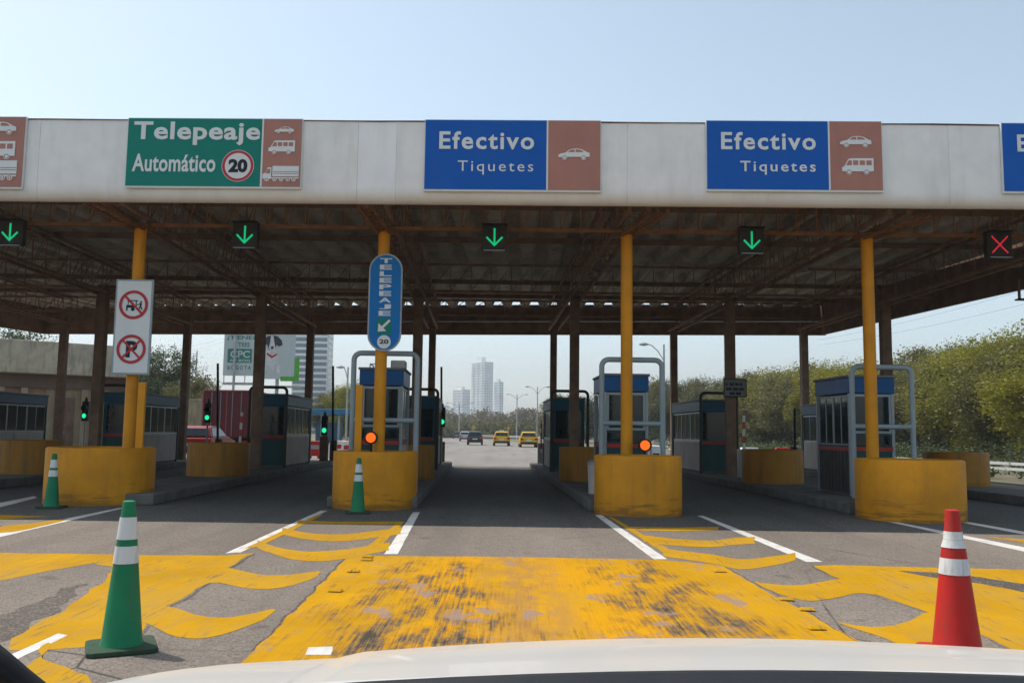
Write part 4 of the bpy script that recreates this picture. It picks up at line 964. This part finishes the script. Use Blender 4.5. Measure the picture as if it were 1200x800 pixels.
MB().prism(dogp([(3,413),(9,417),(15,414),(15,416),(9,420),(3,416)]), -.055, -.031).build('dog_collar', m_tail, o)
MB().prism(dogp([(20,441),(20,446.5),(42,446.5),(42,419),(36.3,419),(36.3,441)]), -.06, -.004).build('lime_corner', m_bg2, o)
MB().box(0, .02, zb-.9, W_*1.2, .6, zb-.7).build('catwalk', m_ywood, o); MB().tube([(W_*.4, .6, 0), (W_*.4, .6, zb+1)], .2, 12).build('mast', m_ywood, o, smooth=True)

# ------------------------------------------------------------------ street lamps, wires
def lamp(px, top, Y, label, arms=(-1,), al=2.0, mat=None):
    c = D(px, top, Y); o = thing('street_lamp', label, 'street lamp', (c.x, Y, 0), 0, 'street lamps along the road'); h = c.z; r = max(.07, Y*.0006)
    MB().tube([(0,0,0),(0,0,h)], [r*1.3, r*.8], 8).build('pole', mat or m_ywood, o, smooth=True)
    for s_ in arms:
        MB().tube([(0,0,h-1.1),(s_*al*.35,0,h-.45),(s_*al*.75,0,h-.05),(s_*al,0,h)], r*.5, 6).build('arm', mat or m_ywood, o, smooth=True)
        MB().lathe([(.02,-.12),(.30,-.06),(.34,.0),(.18,.10),(.02,.13)], 12).build('lamp_head', m_alu, o, smooth=True).location = (s_*(al+.2), 0, h)
lamp(778, 403.5, 60, 'street lamp above the grey pipe guard right of the middle lane', (-1,), 1.15)
lamp(630, 453, 130, 'street lamp rising left of the dark booth near the taxis', (-1, 1), 1.3)
lamp(606, 462, 190, 'farther street lamp above the woods between the taxis', (-1, 1), 1.8)
lamp(538.5, 472, 200, 'twin-armed street lamp in front of the far towers', (-1, 1), 2.6)
lamp(408, 430, 70, 'street lamp behind the grey pipe guard of the oval sign', (-1,), .4)
lamp(231, 411, 80, 'tall mast lamp left of the billboard', (), 1); lamp(226, 424, 110, 'short mast lamp left of the billboard', (-1,), .3)
def wires(pts_list, label, r=.005):
    o = thing('power_line', label, 'cable', pts_list[0][0]); o0 = pts_list[0][0]
    for a, b, sag in pts_list:
        mb = MB(); ps = [a.lerp(b, i/14)-o0-Vector((0,0,sag*4*(i/14)*(1-i/14))) for i in range(15)]; mb.tube(ps, r, 5).build('wire', m_black, o)
wires([(D(960, 398, 60), D(1330, 300, 34), .3), (D(960, 404, 60), D(1330, 322, 34), .3)], 'thin overhead wires above the right-hand trees')
wires([(D(60, 425, 85), D(275, 394, 95), .5), (D(60, 440, 85), D(270, 398, 95), .5)], 'thin overhead wires left of the billboard')
for px, Y, lab in ((554.5, 150, 'small yellow road sign left of the far taxis'), (596, 140, 'small yellow road sign above the left taxi')):
    c = D(px, 502, Y); o = thing('warning_sign', lab, 'road sign', (c.x, Y, 0), 0, 'small yellow road signs'); MB().tube([(0,.03,0),(0,.03,2.4)], .05, 6).build('pole', m_ywood, o)
    MB().prism([(0,1.75),(.32,2.07),(0,2.4),(-.32,2.07)], -.02, .0).build('plate', m_taxi, o)

# ------------------------------------------------------------------ trees
def leaf_mat(name, dark, light, warm):
    t = NT(name); oi = t.N('ShaderNodeObjectInfo')
    c = t.mix(t.ramp(t.noise(.55, 3), .38, .64), dark, light)
    c = t.mix(t.ramp(t.noise(1.9, 2), .55, .72, 0, .7), c, warm)
    c = t.mix(t.ramp(t.noise(6, 1), .35, .7, 0, .45), c, tuple(x*.55 for x in dark))
    c = t.mix(t.math('MULTIPLY', oi.outputs['Random'], .4), c, light)
    t.base(c); t.b.inputs['Roughness'].default_value = .6
    tr = t.N('ShaderNodeBsdfTranslucent'); t.L(c, tr.inputs[0]); mx = t.N('ShaderNodeMixShader'); mx.inputs[0].default_value = .4
    t.L(t.b.outputs[0], mx.inputs[1]); t.L(tr.outputs[0], mx.inputs[2]); t.L(mx.outputs[0], t.t.nodes['Material Output'].inputs[0]); return t.m
m_leafY = leaf_mat('yellow_green_leaves', (.14,.145,.010), (.32,.30,.018), (.36,.29,.04))
m_leafO = leaf_mat('olive_leaves', (.10,.10,.028), (.20,.185,.05), (.29,.23,.09))
m_leafD = leaf_mat('dark_green_leaves', (.05,.07,.028), (.10,.13,.045), (.17,.145,.07))
m_leafB = leaf_mat('dry_brown_leaves', (.14,.12,.075), (.22,.19,.12), (.28,.22,.15))
m_bark = M('bark', (.12,.09,.065), .9, var=.3)
def crown(mb, rng, R, Hc, zc_, n, leaf, clumps=46, low=-.75):
    for c in range(clumps):
        while True:
            d = Vector((rng.gauss(0,1), rng.gauss(0,1), rng.gauss(0,1))).normalized()
            if d.z > low: break
        k = rng.uniform(.35, 1.0)**.6; lump = 1+.28*noise.noise(d*2.2+Vector((R*7, n, 1)))
        cc = Vector((d.x*R*k*lump, d.y*R*k*lump, zc_+d.z*Hc*k*lump)); cs = rng.uniform(.28, .52)*R*.62
        for i in range(n//clumps):
            p = Vector((rng.gauss(0,1), rng.gauss(0,1), rng.gauss(0,.75))); p = p.normalized()*(rng.random()**.45)*cs*(.7+.6*rng.random()); p += cc
            a = Vector((rng.gauss(0,1), rng.gauss(0,1), rng.gauss(0,.6))).normalized(); b = a.cross(Vector((rng.gauss(0,1), rng.gauss(0,1), rng.gauss(0,1)))).normalized()
            s_ = leaf*rng.uniform(.5, 1.3); k0 = len(mb.v)
            mb.v += [tuple(p-a*s_), tuple(p+b*s_*.45), tuple(p+a*s_), tuple(p-b*s_*.45)]; mb.f.append((k0, k0+1, k0+2, k0+3))
def make_tree(seed, mat, R=2.6, H=6.5, n=9000, leaf=.16, name='tree', low=-.75, clumps=120):
    rng = random.Random(seed); o = thing(name, 'x', 'tree'); 
    tb = MB(); tb.tube([(0,0,-.1),(.08,0,H*.2),(0,.08,H*.42)], [.17,.13,.09], 8)
    for i in range(9):
        a = rng.uniform(0, 2*pi); r = R*rng.uniform(.45,.85); z0 = H*rng.uniform(.12,.42)
        tb.tube([(0,0,z0),(cos(a)*r*.45, sin(a)*r*.45, z0+H*.16),(cos(a)*r, sin(a)*r, z0+H*rng.uniform(.22,.42))], [.075,.05,.02], 6)
    tb.build('trunk', m_bark, o, smooth=True)
    mb = MB(); crown(mb, rng, R, H*.46, H*.52, n, leaf, clumps, -1.0)
    for i in range(70):                                       # loose twigs that break the outline
        d = Vector((rng.gauss(0,1), rng.gauss(0,1), abs(rng.gauss(0,1)))).normalized(); p0 = Vector((d.x*R*.95, d.y*R*.95, H*.56+d.z*H*.42*.95))
        for j in range(12):
            p = p0+d*rng.uniform(0,.55)+Vector((rng.gauss(0,.09), rng.gauss(0,.09), rng.gauss(0,.09))); a = Vector((rng.gauss(0,1), rng.gauss(0,1), rng.gauss(0,1))).normalized(); b = a.orthogonal().normalized(); s_ = leaf*.8; k0 = len(mb.v)
            mb.v += [tuple(p-a*s_), tuple(p+b*s_*.4), tuple(p+a*s_), tuple(p-b*s_*.4)]; mb.f.append((k0, k0+1, k0+2, k0+3))
    mb.build('crown', mat, o, fix=False); return o
T = {'Y': [make_tree(1, m_leafY, 3.1, 6.6, 36000, .085), make_tree(2, m_leafY, 2.9, 6.4, 34000, .085)],
     'O': [make_tree(3, m_leafO, 3.0, 6.6, 34000, .085), make_tree(4, m_leafO, 2.9, 6.2, 32000, .09)],
     'D': [make_tree(5, m_leafD, 2.6, 6.4, 22000, .09)], 'B': [make_tree(6, m_leafB, 2.5, 6.0, 15000, .09)]}
used = set()
def plant(kind, idx, px, top, Y, label, grp, sx=1.0, sink=0):
    p = T[kind][idx % len(T[kind])]
    t_ = D(px, top, Y); H = {'Y': 6.5, 'O': 6.4, 'D': 6.3, 'B': 5.9}[kind]; sc = (t_.z+.1)/H
    o = p if (kind, idx % len(T[kind])) not in used else copy_tree(p)
    used.add((kind, idx % len(T[kind])))
    o.location = (t_.x, Y, -.02); o.scale = (sc*sx, sc*sx, sc); o.rotation_euler.z = random.uniform(0, 6.28); o['label'] = label; o['group'] = grp
GR = 'trees in the dense row along the right side'
prof_top = [(1330,372),(1270,382),(1200,386),(1150,392),(1100,405),(1050,420),(1000,416),(950,424),(905,432),(860,438),(820,440),(780,444),(740,449),(700,454),(665,460),(640,466)]
def ptop(px):
    for i in range(len(prof_top)-1):
        a, b = prof_top[i], prof_top[i+1]
        if b[0] <= px <= a[0]: return a[1]+(b[1]-a[1])*(a[0]-px)/(a[0]-b[0])
    return 460
ORD = 'rightmost,second,third,fourth,fifth,sixth,seventh,eighth,ninth,tenth,eleventh,twelfth,thirteenth,fourteenth,fifteenth,sixteenth,seventeenth,eighteenth,nineteenth,twentieth'.split(',')
cnt = {}
def nth(k): cnt[k] = cnt.get(k, -1)+1; return ORD[min(cnt[k], 19)] + ('' if cnt[k] == 0 else ' from the right')
rng = random.Random(11)
px = 1325; i = 0
while px > 650:
    Y = 46 + (1330-px)/680*95; kind = 'O' if px > 1215 else ('Y' if px > 905 else rng.choice('OOYD' if px > 780 else 'OODB'))
    if 1060 < px < 1130 and i % 2: kind = 'O'
    lab = {'Y': 'yellow-green tree', 'O': 'olive tree', 'D': 'dark green tree', 'B': 'dry brownish tree'}[kind] + ' in the dense right-hand row, ' + nth(kind) + ' of its colour'
    plant(kind, i, px, ptop(px)+rng.uniform(-3, 9), Y, lab, GR, rng.uniform(1.05, 1.3))
    if Y < 110: plant(rng.choice('OY' if px > 900 else 'OD'), i+1, px-12, ptop(px)+rng.uniform(10, 22), Y-3.0, 'lower bushy tree in front of the dense right-hand row, ' + nth('low') + ' of these', GR, rng.uniform(1.1, 1.35))
    px -= 1050/Y*2.7; i += 1
# left side trees
for (k, px, tp, Y, lab) in (('D',196,409,74,'dark green tree behind the no-parking sign'),('D',170,416,78,'green tree half hidden by the no-parking sign'),('O',224,446,70,'low olive tree left of the maroon truck'),('D',20,384,95,'dark tree top above the concrete parapet at the left edge'),
        ('Y',418,448,108,'yellow-green tree above the blue shelter'),('O',390,458,112,'olive tree left of the yellow-green tree above the blue shelter'),('Y',445,456,115,'tree hidden behind the blue-topped booth'),('D',500,470,110,'tree behind the booth left of the far traffic')):
    plant(k, 0, px, tp, Y, lab, 'trees beyond the left booths', 1.0)
# the far wood reads as one mass
rng = random.Random(5); mb = MB(); 
for i in range(230):
    px = rng.uniform(478, 700); Y = rng.uniform(215, 300); tp = 483 + 3*sin(px*.13) + rng.uniform(-2, 6) - max(0, px-600)*.12
    c = D(px, tp, Y); H = c.z
    mb2 = MB(); crown(mb2, rng, 4.2, H*.5, H*.52, 260, .42, 12, -1); mb.add([(v[0]+c.x, v[1]+Y, v[2]) for v in mb2.v], mb2.f)
tag(mb.build('distant_woods', m_leafB, fix=False), 'brownish olive woods where the far road bends', 'woods', kind='stuff')
mb = MB()
for i in range(170):
    px = rng.uniform(478, 690); Y = rng.uniform(205, 218); c = D(px, 495+rng.uniform(-5, 4), Y); H = max(1.5, c.z)
    mb2 = MB(); crown(mb2, rng, 2.4, H*.5, H*.5, 170, .3, 8, -1); mb.add([(v[0]+c.x, v[1]+Y, v[2]) for v in mb2.v], mb2.f)
tag(mb.build('roadside_scrub', m_leafO, fix=False), 'low green scrub at the foot of the distant woods', 'scrub', kind='stuff')
# undergrowth beneath the right row
mb = MB()
for i in range(420):
    px = rng.uniform(640, 1330); Y = 44+(1330-px)/680*92; c = D(px, 520, Y); h = rng.uniform(1.0, 2.2)
    mb2 = MB(); crown(mb2, rng, 1.3, h, h*.8, 150, .12, 6, -.4); mb.add([(v[0]+c.x, v[1]+Y, v[2]) for v in mb2.v], mb2.f)
for i in range(260):                                          # rank growth just behind the steel rail
    Y = rng.uniform(20, 62); x = {0: 0}.get(1, 0) + (18.0-(Y-20)*.17) + rng.uniform(0, 5.5); h = rng.uniform(.35, 1.0)
    mb2 = MB(); crown(mb2, rng, .9, h*.8, h*.6, 130, .07, 6, -.4); mb.add([(v[0]+x, v[1]+Y, v[2]) for v in mb2.v], mb2.f)
tag(mb.build('undergrowth', m_leafD, fix=False), 'scrubby undergrowth below the dense row of trees', 'undergrowth', kind='stuff')

# ------------------------------------------------------------------ hazy air
hz_ = MB().box(-1510, -70, -1.5, 1510, 1810, 125).build('haze', bpy.data.materials.new('haze_air'))
hm = hz_.data.materials[0]; hm.use_nodes = True; hn = hm.node_tree.nodes; hn.remove(hn['Principled BSDF'])
pv = hn.new('ShaderNodeVolumePrincipled'); pv.inputs['Color'].default_value = (.80,.88,.95,1); pv.inputs['Density'].default_value = .0005; pv.inputs['Anisotropy'].default_value = .2
hm.node_tree.links.new(pv.outputs[0], hn['Material Output'].inputs['Volume']); tag(hz_, kind='stuff')
